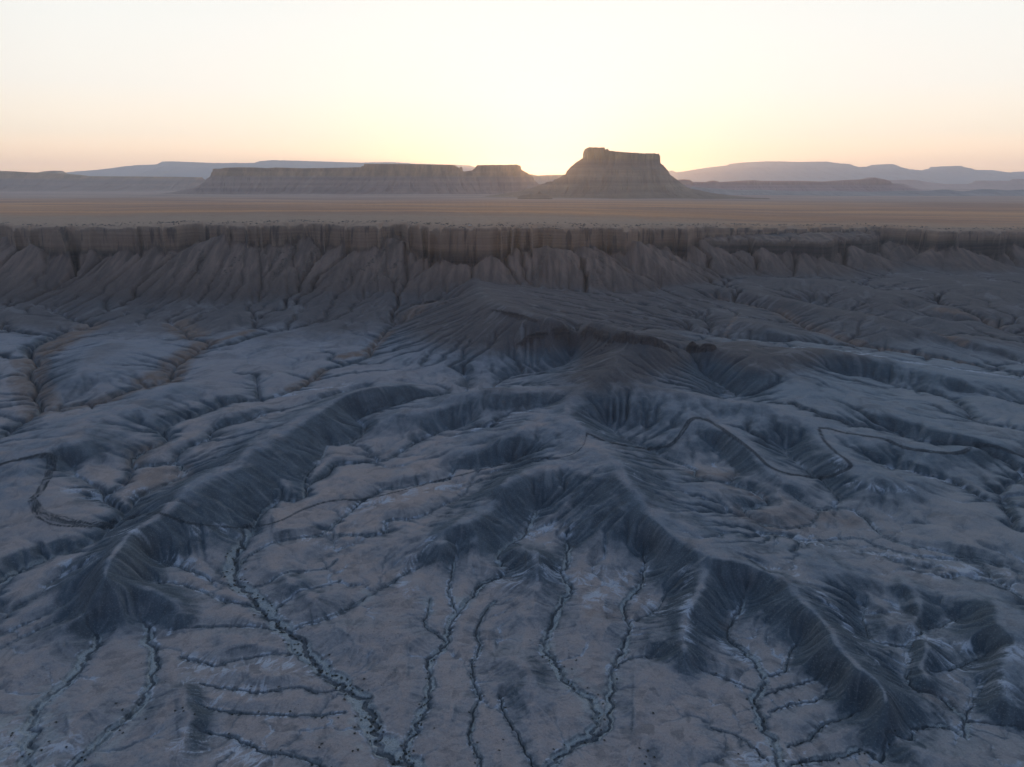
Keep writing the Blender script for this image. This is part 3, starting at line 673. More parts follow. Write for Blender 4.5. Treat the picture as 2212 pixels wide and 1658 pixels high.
# ---------------------------------------------------------------- materials
def new_mat(name):
    m = bpy.data.materials.new(name); m.use_nodes = True
    nt = m.node_tree; b = nt.nodes['Principled BSDF']; b.inputs['Roughness'].default_value = .95
    b.inputs['Specular IOR Level'].default_value = .15
    return m, nt, b
class NB_:
    def __init__(s, nt): s.nt = nt; s.N = nt.nodes; s.L = nt.links
    def put(s, sock, v):
        if isinstance(v, (int, float)): sock.default_value = v
        elif isinstance(v, tuple): sock.default_value = (*v, 1) if len(sock.default_value) == 4 and len(v) == 3 else v
        else: s.L.new(v, sock)
    def m(s, op, a, b=None, c=None, clamp=False):
        n = s.N.new('ShaderNodeMath'); n.operation = op; n.use_clamp = clamp
        for k, v in enumerate((a, b, c)):
            if v is not None: s.put(n.inputs[k], v)
        return n.outputs[0]
    def mix(s, f, a, b, bt='MIX'):
        n = s.N.new('ShaderNodeMix'); n.data_type = 'RGBA'; n.blend_type = bt
        s.put(n.inputs[0], f); s.put(n.inputs[6], a); s.put(n.inputs[7], b); return n.outputs[2]
    def rng(s, v, a, b, c=0., d=1.):
        n = s.N.new('ShaderNodeMapRange'); s.put(n.inputs[0], v)
        for k, q in enumerate((a, b, c, d)): n.inputs[k+1].default_value = q
        return n.outputs[0]
    def noise(s, scale, detail=4., rough=.55, vec=None, dist=0., out='Fac'):
        n = s.N.new('ShaderNodeTexNoise'); n.inputs['Scale'].default_value = scale; n.inputs['Detail'].default_value = detail
        n.inputs['Roughness'].default_value = rough; n.inputs['Distortion'].default_value = dist
        if vec is not None: s.L.new(vec, n.inputs['Vector'])
        return n.outputs[out]
    def pos(s): return s.N.new('ShaderNodeNewGeometry').outputs['Position']
    def scale(s, v, sc):
        n = s.N.new('ShaderNodeVectorMath'); n.operation = 'MULTIPLY'; s.L.new(v, n.inputs[0]); n.inputs[1].default_value = sc; return n.outputs[0]
    def attr(s, name):
        n = s.N.new('ShaderNodeAttribute'); n.attribute_name = name
        p = s.N.new('ShaderNodeSeparateColor'); s.L.new(n.outputs['Color'], p.inputs[0])
        return p.outputs[0], p.outputs[1], p.outputs[2], n.outputs['Alpha']
    def bump(s, h, strength, dist, b):
        n = s.N.new('ShaderNodeBump'); n.inputs['Strength'].default_value = strength; n.inputs['Distance'].default_value = dist
        s.L.new(h, n.inputs['Height']); s.L.new(n.outputs[0], b.inputs['Normal'])

def terrain_material():
    m, nt, b = new_mat('badlands'); q = NB_(nt); P = q.pos()
    sep = nt.nodes.new('ShaderNodeSeparateXYZ'); nt.links.new(P, sep.inputs[0])
    washv, gul_, trk, taw = q.attr('mask_a')
    talv, walv, sal, plv = q.attr('mask_b')
    slp, grv, crest, trl = q.attr('mask_c'); ril, stp, dome, _b = q.attr('mask_d')
    n1 = q.noise(.012, 5, .6, P); n2 = q.noise(.06, 5, .6, P); n3 = q.noise(.5, 4, .6, P); n4 = q.noise(3.0, 3, .6, P)
    # thin tan veneer on the flats, bare blue-grey shale on the steeps
    shale = q.mix(q.rng(n2, .35, .65), (.048, .066, .082), (.098, .118, .138))
    veneer = q.mix(q.rng(n1, .38, .62), (.345, .262, .228), (.435, .318, .264))
    veneer = q.mix(q.rng(sep.outputs[1], 620, 330, 0., .6), veneer, (.300, .258, .248))  # cooler sky light on the near ground, put into a greyer veneer colour
    veneer = q.mix(q.m('MULTIPLY', dome, q.rng(n2, .30, .62)), veneer, (.178, .190, .215))
    f = q.rng(q.m('ADD', slp, q.m('MULTIPLY', q.m('SUBTRACT', n2, .5), .35)), .19, .44)
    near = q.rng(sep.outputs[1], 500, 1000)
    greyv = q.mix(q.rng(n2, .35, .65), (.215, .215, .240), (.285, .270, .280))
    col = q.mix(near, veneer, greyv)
    col = q.mix(q.rng(slp, .07, .21, 0., .50), col, q.mix(n2, (.165, .192, .222), (.225, .245, .270)))
    col = q.mix(f, col, shale)
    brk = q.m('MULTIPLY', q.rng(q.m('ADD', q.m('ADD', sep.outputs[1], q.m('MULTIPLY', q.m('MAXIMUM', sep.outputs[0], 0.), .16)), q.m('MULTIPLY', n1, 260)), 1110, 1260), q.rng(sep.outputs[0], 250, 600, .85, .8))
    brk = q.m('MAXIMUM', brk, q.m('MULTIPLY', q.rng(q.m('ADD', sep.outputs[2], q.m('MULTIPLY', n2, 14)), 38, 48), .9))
    sv = q.m('MULTIPLY', q.rng(sep.outputs[0], 60, 420), .62)          # grey-green cast, stronger to the right
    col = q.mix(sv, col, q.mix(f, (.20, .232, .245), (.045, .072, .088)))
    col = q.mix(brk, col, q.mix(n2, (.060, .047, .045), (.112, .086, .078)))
    col = q.mix(q.m('MULTIPLY', taw, q.rng(sep.outputs[1], 450, 900, .40, 1.0)), col, q.mix(n3, (.15, .095, .07), (.225, .15, .112)))
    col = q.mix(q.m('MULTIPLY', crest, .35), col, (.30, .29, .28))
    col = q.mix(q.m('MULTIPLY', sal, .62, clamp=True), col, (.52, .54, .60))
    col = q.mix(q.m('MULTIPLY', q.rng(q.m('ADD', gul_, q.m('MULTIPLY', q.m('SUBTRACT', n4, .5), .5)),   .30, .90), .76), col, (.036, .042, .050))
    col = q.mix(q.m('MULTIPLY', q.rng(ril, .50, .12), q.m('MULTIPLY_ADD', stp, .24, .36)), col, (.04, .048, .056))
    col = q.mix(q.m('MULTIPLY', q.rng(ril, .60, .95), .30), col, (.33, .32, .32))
    bed = q.mix(q.rng(n4, .36, .58), (.20, .21, .21), (.40, .41, .40))
    fw = q.rng(sep.outputs[1], 380, 750, 1., .35)
    col = q.mix(q.m('MULTIPLY', q.m('MULTIPLY', washv, q.m('MULTIPLY', fw, q.rng(gul_, .25, .7, 1., .1))), .9), col, bed)
    col = q.mix(q.m('MULTIPLY', grv, .7), col, q.mix(q.rng(n4, .35, .65), (.27, .27, .26), (.42, .41, .39)))
    # talus below the cliffs: brown-grey with paler chutes
    wv = nt.nodes.new('ShaderNodeTexNoise'); wv.inputs['Scale'].default_value = 1; wv.inputs['Detail'].default_value = 4
    nt.links.new(q.scale(P, (.09, .012, .012)), wv.inputs['Vector'])
    t1 = q.mix(q.rng(wv.outputs['Fac'], .38, .62), (.120, .078, .060), (.245, .158, .118))
    t1 = q.mix(q.rng(sep.outputs[2], 50, 95), q.mix(n2, (.062, .046, .042), (.112, .081, .069)), t1)
    col = q.mix(talv, col, t1)
    # wall: banded sandstone and mudstone
    st = nt.nodes.new('ShaderNodeTexNoise'); st.inputs['Scale'].default_value = 1; st.inputs['Detail'].default_value = 3
    nt.links.new(q.scale(P, (.004, .004, .28)), st.inputs['Vector'])
    vs = nt.nodes.new('ShaderNodeTexNoise'); vs.inputs['Scale'].default_value = 1; vs.inputs['Detail'].default_value = 5
    nt.links.new(q.scale(P, (.075, .03, .008)), vs.inputs['Vector'])
    w = q.mix(q.rng(st.outputs['Fac'], .36, .64), (.275, .175, .122), (.36, .24, .160))
    w = q.mix(q.rng(vs.outputs['Fac'], .37, .45, .72, 0.), w, (.055, .042, .04))
    w = q.mix(q.rng(q.noise(.11, 5, .7, P), .52, .72, 0., .5), w, (.36, .27, .20))
    capb = q.mix(q.rng(st.outputs['Fac'], .40, .60), (.026, .021, .021), (.070, .054, .048))
    w = q.mix(q.rng(sep.outputs[2], 112, 130), capb, w)
    col = q.mix(walv, col, w)
    # plateau: orange of the low-sky glow put into the flats' colour, brown and grey bands stretching east-west
    pb = nt.nodes.new('ShaderNodeTexNoise'); pb.inputs['Scale'].default_value = 1; pb.inputs['Detail'].default_value = 5
    nt.links.new(q.scale(P, (.0007, .0045, 0)), pb.inputs['Vector'])
    pg = q.mix(q.rng(pb.outputs['Fac'], .38, .62), (.36, .165, .095), (.62, .285, .12))
    rimb = q.rng(q.m('ADD', sep.outputs[1], q.m('MULTIPLY', n1, 500)), 1950, 2300)
    pg = q.mix(rimb, q.mix(n2, (.34, .205, .135), (.47, .295, .185)), pg)
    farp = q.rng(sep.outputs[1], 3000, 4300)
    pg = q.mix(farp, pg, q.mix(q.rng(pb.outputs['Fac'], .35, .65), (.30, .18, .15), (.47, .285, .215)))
    spk = q.rng(q.noise(.22, 4, .75, P), .60, .70)
    pg = q.mix(q.m('MULTIPLY', spk, .55), pg, (.085, .07, .05))
    col = q.mix(plv, col, pg)
    trkc = q.m('MULTIPLY', trk, 1.1, clamp=True)
    col = q.mix(trkc, col, (.016, .022, .029))
    col = q.mix(q.m('MULTIPLY', trl, .35), col, (.40, .37, .33))
    n5 = q.noise(1.1, 3, .7, P)
    col = q.mix(q.rng(n4, .3, .7, 0., .22), col, (.10, .10, .10))
    col = q.mix(q.rng(n5, .52, .68, 0., .28), col, (.09, .085, .088)); col = q.mix(q.rng(n5, .46, .34, 0., .18), col, (.46, .43, .41))
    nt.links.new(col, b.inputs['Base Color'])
    h = q.m('ADD', q.m('MULTIPLY', q.noise(.35, 6, .65, P), 1.2), q.m('MULTIPLY', n4, .12))
    h = q.m('ADD', h, q.m('MULTIPLY', q.m('MULTIPLY', walv, vs.outputs['Fac']), 5.0))
    q.bump(h, .55, 1.0, b)
    return m
MAT_T = terrain_material()

def grid_mesh(name, V, nr, nc, mat, attrs=None, wrap=False, smooth=True):
    me = bpy.data.meshes.new(name)
    I = np.arange(nr*nc, dtype=np.int32).reshape(nr, nc)
    if wrap: I = np.concatenate([I, I[:, :1]], 1)
    q = np.stack([I[:-1, :-1], I[:-1, 1:], I[1:, 1:], I[1:, :-1]], -1).reshape(-1, 4)
    me.vertices.add(nr*nc); me.vertices.foreach_set('co', np.ascontiguousarray(V, np.float32).ravel())
    me.loops.add(q.size); me.loops.foreach_set('vertex_index', q.ravel())
    me.polygons.add(len(q)); me.polygons.foreach_set('loop_start', np.arange(0, q.size, 4, dtype=np.int32))
    if smooth: me.polygons.foreach_set('use_smooth', np.ones(len(q), bool))
    me.materials.append(mat)
    for n_, a in (attrs or {}).items():
        at = me.attributes.new(n_, 'FLOAT_COLOR', 'POINT'); at.data.foreach_set('color', np.ascontiguousarray(a, np.float32).ravel())
    me.update(calc_edges=True)
    o = bpy.data.objects.new(name, me); C.objects.link(o); return o

# one sheet: the worked sector, thinned where rows are denser than the picture can show, plus outer and inner rings
def build_ground():
    keep = []; i = 0
    step_far = 2 if DEV >= .9 else 1
    while i < g.N:
        keep.append(i); r = g.r[i]
        i += 1 if (r < 420 or r > 1330) else step_far
    keep = np.array(keep)
    rows_r = list(g.r[keep]); Z = z[keep]
    nz = len(keep)
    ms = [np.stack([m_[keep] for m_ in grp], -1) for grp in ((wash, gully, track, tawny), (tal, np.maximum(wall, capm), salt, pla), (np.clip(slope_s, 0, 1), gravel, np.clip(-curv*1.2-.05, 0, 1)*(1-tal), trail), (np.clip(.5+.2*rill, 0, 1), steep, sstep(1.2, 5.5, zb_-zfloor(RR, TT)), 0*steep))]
    # outer rings
    ro = []; r = g.r[-1]
    while r < 29500: r *= 1.004 if r < 6000 else 1.03; ro.append(r)
    ro = np.array(ro); 
    th_in = g.th
    # columns behind and beside the worked sector
    ext = []; a = TH; st = g.dt
    while a < math.pi-.02: st = min(st*1.35, .06); a += st; ext.append(min(a, math.pi))
    if ext[-1] < math.pi-1e-6: ext.append(math.pi)
    ext = np.array(ext); tr = ext[:-1] if abs(ext[-1]-math.pi) < 1e-6 else ext
    th = np.concatenate([-tr[::-1], th_in, ext]); nl = len(tr); nrg = len(ext)
    zedge = Z[-1]
    Zo = np.empty((len(ro), g.M), np.float32)
    ex = np.add.outer
    xo = ro[:, None]*np.sin(th_in)[None]; yo = ro[:, None]*np.cos(th_in)[None]
    f = sstep(2480, 4200, ro)[:, None]
    und = 2.2*fbm(xo/420, yo/160, 201, 3)*sstep(2480, 2800, ro)[:, None] + 10*f*fbm(xo/2600, yo/1500, 203, 2)*sstep(9000, 3000, ro)[:, None]
    tgt = 172 - 16*sstep(.15, .5, th_in)[None]*np.ones_like(f)
    Zo[:] = zedge[None]*(1-f) + tgt*f + und
    Zf = np.concatenate([Z, Zo]); rr = np.concatenate([rows_r, ro])
    def pad(a, fill=None):
        e = np.concatenate([np.repeat(a[:, :1], nl, 1), a, np.repeat(a[:, -1:], nrg, 1)], 1); return e
    Zp = pad(Zf)
    nb = len(ro)
    # inner rings down to the foot point
    ri = np.array([6., 20., 45., 80., 115., 145., 170., 190., 200.])
    Zi = np.repeat(Zp[:1], len(ri), 0)*(ri/205.)[:, None]
    Zall = np.concatenate([Zi, Zp]); rall = np.concatenate([ri, rr])
    Xa = rall[:, None]*np.sin(th)[None]; Ya = rall[:, None]*np.cos(th)[None]
    V = np.stack([Xa, Ya, Zall], -1)
    attrs = {}
    for n_, a in zip(('mask_a', 'mask_b', 'mask_c', 'mask_d'), ms):
        outer = np.zeros((nb, g.M, 4), np.float32)
        if n_ == 'mask_b': outer[..., 3] = 1
        full = np.concatenate([a, outer])
        full = np.concatenate([np.repeat(full[:, :1], nl, 1), full, np.repeat(full[:, -1:], nrg, 1)], 1)
        full = np.concatenate([np.repeat(full[:1], len(ri), 0)*(0. if n_ != 'mask_c' else 1.), full]); attrs[n_] = full
    o = grid_mesh('ground', V.reshape(-1, 3), len(rall), len(th), MAT_T, attrs, wrap=True)
    tag(o, 'structure'); log('ground', len(rall), len(th))
    return o
build_ground()

# ---------------------------------------------------------------- buttes, mesas and mountains on the horizon
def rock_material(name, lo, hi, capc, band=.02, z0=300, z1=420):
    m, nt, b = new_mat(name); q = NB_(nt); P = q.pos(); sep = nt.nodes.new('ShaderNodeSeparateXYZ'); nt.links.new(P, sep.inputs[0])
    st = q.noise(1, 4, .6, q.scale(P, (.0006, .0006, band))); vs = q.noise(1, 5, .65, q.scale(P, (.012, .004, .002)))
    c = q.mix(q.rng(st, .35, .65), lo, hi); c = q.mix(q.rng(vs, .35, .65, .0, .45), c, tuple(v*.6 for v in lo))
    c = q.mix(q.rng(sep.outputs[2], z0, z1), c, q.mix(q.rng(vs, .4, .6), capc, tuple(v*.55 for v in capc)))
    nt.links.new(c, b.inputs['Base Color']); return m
def z_at(py, d):
    dep = PITCH + math.atan((py-829.)/F); return CAM_H - d*math.tan(dep)
def x_at(px, py, d):
    th, _ = pix_theta_tan(px, py); return d*np.tan(th)
def massif(name, sil, d, depth, base_py, mat, wallf=.25, wallfn=None, nx=700, ny=120, rough=1., seed=0, power=1.75, gul=.09):
    """a ridge or mesa standing at ground distance d; sil = traced crest (frame x, y). Real width, depth and height."""
    sil = np.array(sil, float)
    # y of the crest row at the middle distance: plane y = d
    th = np.array([pix_theta_tan(a, b)[0] for a, b in sil]); tn = np.array([pix_theta_tan(a, b)[1] for a, b in sil])
    xs = d*np.tan(th); zs = CAM_H - (d/np.cos(th))*tn
    zb = z_at(base_py, d)-6
    x = np.linspace(xs[0], xs[-1], nx); crest = np.interp(x, xs, zs)
    crest = np.maximum(crest, zb)
    t = np.linspace(-1, 1, 2*ny+1); t = np.sign(t)*np.abs(t)**.8
    Yl = t*depth
    XX, YY = np.meshgrid(x, Yl)
    hgt = (crest-zb)[None]
    # flat top, wall, then concave talus with gullies
    H = hgt.max(); capb = (1-wallf)*H
    whx = np.maximum(hgt-capb, 0); body = np.minimum(hgt, capb)
    capw = depth*.16*(1 + .5*fbm(x/(depth*.45), x*0+seed, seed+1, 3))[None]*(.15+.85*sstep(.55, .9, hgt/H))
    capw = np.maximum(capw, depth*.012)
    a = np.abs(YY) - capw - rough*depth*.012*ridged(XX/(depth*.04), YY*0+seed, seed+2, 3)
    run = np.clip((np.abs(YY)-capw)/(depth-capw), 0, 1)
    wz = np.clip(1-a/(wallf*H*.22+1), 0, 1)*whx
    gulf = ridged((XX+.3*np.abs(YY)*np.sin(XX/(depth*.5)))/(depth*gul), np.abs(YY)/(depth*1.1)+seed, seed+3, 3)
    prof = (1-run)**power
    tz = body*prof - (1-np.clip(gulf, -.4, 1))*body*.10*np.sin(np.pi*np.clip(run*1.1, 0, 1))
    tz += body*.025*np.sin(tz/H*38)*(1-run)
    zz = zb + np.where(a <= 0, hgt, wz + np.minimum(body, tz))
    zz += rough*H*.006*fbm(XX/(depth*.03), YY/(depth*.03), seed+5, 3)*(run < .98)
    zz = np.where(run >= .999, zb-10, zz)
    V = np.stack([XX, YY + d, zz], -1)
    o = grid_mesh(name, V.reshape(-1, 3), V.shape[0], V.shape[1], mat); tag(o, 'structure'); return o

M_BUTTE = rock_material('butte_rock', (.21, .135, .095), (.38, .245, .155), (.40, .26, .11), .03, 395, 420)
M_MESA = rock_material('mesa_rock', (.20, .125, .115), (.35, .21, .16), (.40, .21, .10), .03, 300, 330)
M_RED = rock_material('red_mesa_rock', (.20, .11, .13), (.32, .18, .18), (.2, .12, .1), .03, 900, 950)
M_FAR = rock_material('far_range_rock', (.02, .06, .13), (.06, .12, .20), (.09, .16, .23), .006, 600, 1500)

massif('butte', [(1040,426),(1094,418),(1122,414),(1149,406.5),(1164,401),(1166.5,399.2),(1176.5,397),(1182,393.7),(1193,392.8),(1199,387.3),(1201,388.3),(1211,382.8),(1222,376.8),(1224,371),(1233,361),(1245.8,350.9),(1253,346),(1261.3,341.4),(1261.7,333.6),(1263,328),(1266,321.7),(1269.5,320),(1286,320.8),(1301,320.8),(1302.7,326.3),(1306,326),(1307,323.5),(1308.7,325.4),(1311.4,327.6),(1331.5,330),(1349.7,330.8),(1368,331.7),(1376.7,332),(1377.6,335.4),(1379,335.2),(1380,332.3),(1387,333),(1388,335.6),(1389.2,335.4),(1390,332.7),(1394,333),(1394.7,335.6),(1396,335.4),(1396.7,332.7),(1410.8,333.2),(1412.2,336),(1413.5,335.2),(1416,333.6),(1418,336.8),(1420,337.6),(1421.3,351.8),(1431.7,358.2),(1440.8,368.2),(1447,378.2),(1459,387.3),(1472,397.4),(1482.8,405.6),(1498,409),(1540,418),(1600,425)],
       4900, 560, 424, M_BUTTE, wallf=.25, nx=1300, ny=170, seed=3, gul=.10)
massif('rock_knob', [(1118,425),(1135,421),(1145,419.5),(1150,421),(1157,419),(1162,417.5),(1164,413.5),(1166,414.5),(1170,418),(1180,420),(1192,424)], 4150, 60, 426, M_BUTTE, wallf=.3, nx=200, ny=40, seed=5)
massif('mesa', [(330,424),(360,419),(403,410),(421.5,405.5),(432,401),(441.5,396.4),(445.5,391),(447,387.3),(456,381.9),(466,375.5),(469.5,371),(469.8,366),(487,365.4),(494,363.6),(520,362.7),(558,363),(582,364.5),(603.7,363),(658,364.5),(713,364),(786,362.3),(787.5,360.3),(792,360),(792.6,355.4),(870.6,355.3),(982,357.3),(985.6,360.7),(992,363),(994,365.3),(995,361.3),(997,361.5),(998.3,369.7),(1004,371.3),(1020.6,369),(1027,364),(1032,358),(1115.6,356.7),(1124,359.7),(1126.3,368),(1140.6,375.3),(1150.6,381.3),(1154,389.7),(1164,398),(1180,404),(1230,414),(1260,422)],
       6400, 620, 419, M_MESA, wallf=.20, nx=1800, ny=130, seed=11, gul=.10)
massif('mesa', [(-500,366),(-200,367),(0,369.7),(50,372.3),(126.7,375.3),(163,378),(186.7,381.3),(283,382),(383,382.7),(433,383.7),(436.7,388),(441.7,394.7),(457,404.7),(480,412)], 9000, 900, 413, M_MESA, wallf=.22, nx=1200, ny=90, seed=17, gul=.10)
massif('distant_hill', [(40,386),(93,373),(110,370.4),(125,369.3),(130,371),(136.7,375.3),(170,384)], 11500, 700, 409, M_MESA, nx=200, ny=50, seed=19)
massif('distant_hill', [(1080,384),(1130,378),(1147,377),(1160.6,379.7),(1177,379),(1215.6,378),(1260,380),(1330,392)], 12500, 900, 407, M_MESA, nx=300, ny=60, seed=23)
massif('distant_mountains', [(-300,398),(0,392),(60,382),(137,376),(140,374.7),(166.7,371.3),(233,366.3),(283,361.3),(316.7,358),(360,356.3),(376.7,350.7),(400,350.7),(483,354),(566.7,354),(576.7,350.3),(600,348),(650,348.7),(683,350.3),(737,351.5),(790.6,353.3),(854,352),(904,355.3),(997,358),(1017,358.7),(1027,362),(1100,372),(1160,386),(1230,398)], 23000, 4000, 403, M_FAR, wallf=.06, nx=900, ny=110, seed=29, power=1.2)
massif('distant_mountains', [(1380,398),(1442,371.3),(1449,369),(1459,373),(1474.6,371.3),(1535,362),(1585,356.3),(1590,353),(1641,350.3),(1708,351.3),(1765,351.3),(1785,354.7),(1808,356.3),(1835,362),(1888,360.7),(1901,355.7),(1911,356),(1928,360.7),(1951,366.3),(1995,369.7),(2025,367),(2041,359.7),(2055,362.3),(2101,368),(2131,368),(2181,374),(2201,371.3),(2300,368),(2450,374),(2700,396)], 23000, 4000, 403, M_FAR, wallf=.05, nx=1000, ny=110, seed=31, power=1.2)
massif('red_mesa', [(1400,404),(1440,392),(1475,388),(1488,389),(1495,393.7),(1525,394),(1538,390.7),(1548,392),(1553,394),(1608,390.7),(1625,390),(1641,391.3),(1735,391.3),(1775,393),(1825,389.7),(1865,388),(1881,384),(1901,387.3),(1918,392),(1925,396.3),(1941,399),(1965,406),(1990,412)], 8200, 420, 414, M_RED, wallf=.45, nx=900, ny=80, seed=37, gul=.12)
massif('distant_hill', [(1850,402),(1911,390),(1968,389),(1995,393),(2040,398),(2101,398),(2118,390.7),(2191,391.3),(2201,387),(2260,386),(2350,390),(2500,398)], 13500, 1000, 408, M_RED, wallf=.2, nx=600, ny=60, seed=41)
massif('distant_hill', [(1880,404),(1925,396.5),(1941,397),(1958,401),(1988,410),(2010,414)], 10500, 500, 411, M_RED, wallf=.2, nx=200, ny=50, seed=43)
massif('foothills', [(1440,424),(1475,412),(1500,404),(1530,407),(1590,411),(1640,410),(1720,414),(1800,413),(1880,415),(1960,412),(2000,413),(2040,410),(2080,414),(2130,409),(2180,412),(2260,408),(2400,412)], 6300, 420, 424, rock_material('foothill_rock', (.2, .19, .2), (.34, .30, .29), (.3, .28, .26), .05, 900, 950), wallf=.10, nx=900, ny=70, seed=47, power=1.2, gul=.08)

# ---------------------------------------------------------------- desert shrubs
def shrub_material():
    m, nt, b = new_mat('shrub_leaves'); q = NB_(nt)
    n = nt.nodes.new('ShaderNodeObjectInfo')
    c = q.mix(n.outputs['Random'], (.030, .040, .032), (.065, .052, .042)); c = q.mix(q.rng(q.noise(2.5, 2, .5, q.pos()), .35, .65), c, (.055, .060, .045))
    nt.links.new(c, b.inputs['Base Color']); return m
M_SHRUB = shrub_material()
def shrub_geo(rn, leaves=110, lobes=5):
    vs = []; fs = []
    L = [(rn.uniform(-.35, .35), rn.uniform(-.35, .35), rn.uniform(.25, .5), rn.uniform(.28, .5)) for _ in range(lobes)]
    for k in range(leaves):
        lx, ly, lz, lr = L[k % lobes]; a = rn.uniform(0, 6.283); e = math.asin(rn.uniform(-.5, 1)); q = lr*rn.uniform(.55, 1.05)
        p = np.array([lx+q*math.cos(a)*math.cos(e), ly+q*math.sin(a)*math.cos(e), max(.02, lz+q*math.sin(e)*.8)])
        u = np.array([rn.gauss(0, 1) for _ in range(3)]); u /= np.linalg.norm(u); v = np.cross(u, [rn.gauss(0, 1) for _ in range(3)]); v /= np.linalg.norm(v)
        sz = rn.uniform(.09, .17); b0 = len(vs)
        vs += [p-u*sz, p+v*sz*.6, p+u*sz, p-v*sz*.6]; fs.append((b0, b0+1, b0+2, b0+3))
    for k in range(5):       # woody stems rising from one root
        a = k*1.257+rn.uniform(-.3, .3); t = np.array([.32*math.cos(a), .32*math.sin(a), .42]); w = .025; b0 = len(vs)
        vs += [np.array([w, 0, -.12]), np.array([-w, w, -.12]), np.array([-w, -w, -.12]), t]; fs += [(b0, b0+1, b0+3), (b0+1, b0+2, b0+3), (b0+2, b0, b0+3)]
    return vs, fs
rs = random.Random(77); SHR = []
for k in range(6):
    vs, fs = shrub_geo(rs); me = bpy.data.meshes.new('desert_shrub'); me.from_pydata([tuple(v) for v in vs], [], fs); me.materials.append(M_SHRUB); SHR.append(me)
def z_on(r, th):
    fi = (math.log(r)-LR0)/g.dt; fj = (th+TH)/g.dt
    if not (0 <= fi < g.N-1 and 0 <= fj < g.M-1): return None
    i, j = int(fi), int(fj); u, v = fi-i, fj-j
    return float((z[i, j]*(1-u)+z[i+1, j]*u)*(1-v)+(z[i, j+1]*(1-u)+z[i+1, j+1]*u)*v)
cand = []      # size, r, th, place
WB = {(905,1668): (1.3, 7.0, 'on the pale bed of the wide wash left of centre'),
      (885,1655): (.75, 3.0, 'along the narrow dark gully just left of centre'),
      (1040,1665): (.45, 3.5, 'along the thin stony runnel just left of the picture centre'),
      (1180,1668): (.9, 5.0, 'in the pale braided wash right of centre'),
      (1244,1599): (.55, 4.0, 'along the right arm of the forked wash'),
      (1690,1668): (.55, 4.0, 'in the stony wash left of the lower right ridge'),
      (1700,1665): (.4, 3.0, 'beside the winding channel at lower right'),
      (57,1665): (.22, 8.0, 'on the pale gravel flat in the lower left corner'),
      (150,1665): (.5, 9.0, 'beside the braided pale channel at lower left'),
      (540,1138): (.5, 2.5, 'along the crooked gully below the long diagonal ridge'),
      (520,1215): (.3, 2.0, 'along the gully joining the wide wash from right'),
      (-40,1268): (.22, 3.0, 'along the meandering sandy wash at far left')}
for w, pts in WASH:
    key = tuple(pts[0])
    dens, spr, place = WB.get(key, (.10, 1.2, 'on the edge of a small side gully'))
    c = catmull(pts, 2.0); r, th, _ = project(c, lambda r_, t_: zfloor(r_, t_)-1.0)
    for a, t_ in zip(r, th):
        if a > 820: continue
        for _ in range(3):
            if rs.random() < dens*.60*(a/420.):
                o1 = rs.gauss(0, spr*.55); o2 = rs.gauss(0, 1.5)
                cand.append((rs.choice([.3, .35, .4, .48, .7, 1.05])*(1.12 if dens > 1 else .85), a+o2, t_+o1/a, place))
FIELDS = [((700, 1330, 860, 1490), 150, 'dotting the tan flat just right of the wide wash', 1.0), ((930, 1400, 1100, 1650), 90, 'on tan land between the two centre gullies', 1.0),
          ((745, 1480, 830, 1658), 50, 'on the brown slope left of the wide wash', 1.3), ((1150, 1250, 1240, 1420), 22, 'on the tan flat beside the centre-right wash', 1.0),
          ((1240, 1340, 1320, 1440), 12, 'on the tan flat inside the wash fork', 1.1), ((1320, 1540, 1400, 1658), 22, 'on the slope right of the forked wash', 1.2),
          ((60, 1430, 430, 1658), 60, 'scattered over the pale flats at lower left', 1.2), ((430, 1480, 700, 1658), 35, 'on brown flats between the left side gullies', 1.3),
          ((560, 1050, 760, 1200), 70, 'dotting tan flats beside the crooked gully', 1.0), ((740, 980, 860, 1140), 30, 'on the tan slope above the crooked gully', 1.0),
          ((1560, 1540, 1680, 1658), 14, 'beside the stony wash at the lower right', 1.0), ((0, 1560, 140, 1640), 30, 'on the gravel flat in the lower left corner', 1.2)]
for (x0, y0, x1, y1), n, place, sc_ in FIELDS:
    # clumped: seeds with a few shrubs about each
    P_ = []
    while len(P_) < n:
        cx, cy = rs.uniform(x0, x1), rs.uniform(y0, y1)
        for _ in range(rs.choice([1, 1, 2, 4, 6])): P_.append((cx+rs.gauss(0, 10), cy+rs.gauss(0, 6)))
    P_ = np.array(P_); rt = march(P_[:, 0], P_[:, 1], z, g)
    for a, t_ in rt: cand.append((rs.choice([.3, .35, .4, .5, .8])*sc_, a, t_, place))
vis = []
for s_, a, t_, place in cand:
    h_ = z_on(a, t_)
    if h_ is None: continue
    x_, y_ = a*math.sin(t_), a*math.cos(t_)
    # inside the frame?
    dy = y_*math.cos(PITCH)+(CAM_H-h_)*math.sin(PITCH); up = (h_-CAM_H)*math.cos(PITCH)+y_*math.sin(PITCH)
    fx = 1106+F*x_/dy; fy = 829-F*up/dy
    if -5 < fx < 2217 and 0 < fy < 1664: vis.append((s_/math.hypot(a, CAM_H), s_, x_, y_, h_, place))
vis.sort(reverse=True)
for n, (_, s_, x_, y_, h_, place) in enumerate(vis[:300]):
    o = bpy.data.objects.new('desert_shrub', SHR[n % 6]); C.objects.link(o); o.location = (x_, y_, h_-.02)
    o.scale = (s_*rs.uniform(.85, 1.2), s_*rs.uniform(.85, 1.2), s_*rs.uniform(.7, .95)); o.rotation_euler = (0, 0, rs.uniform(0, 6.28))
    tag(o, None, 'dark round desert shrub '+place, 'shrub', 'desert shrubs '+place)
vs = []; fs = []
geos = [shrub_geo(rs, 22, 3) for _ in range(5)]
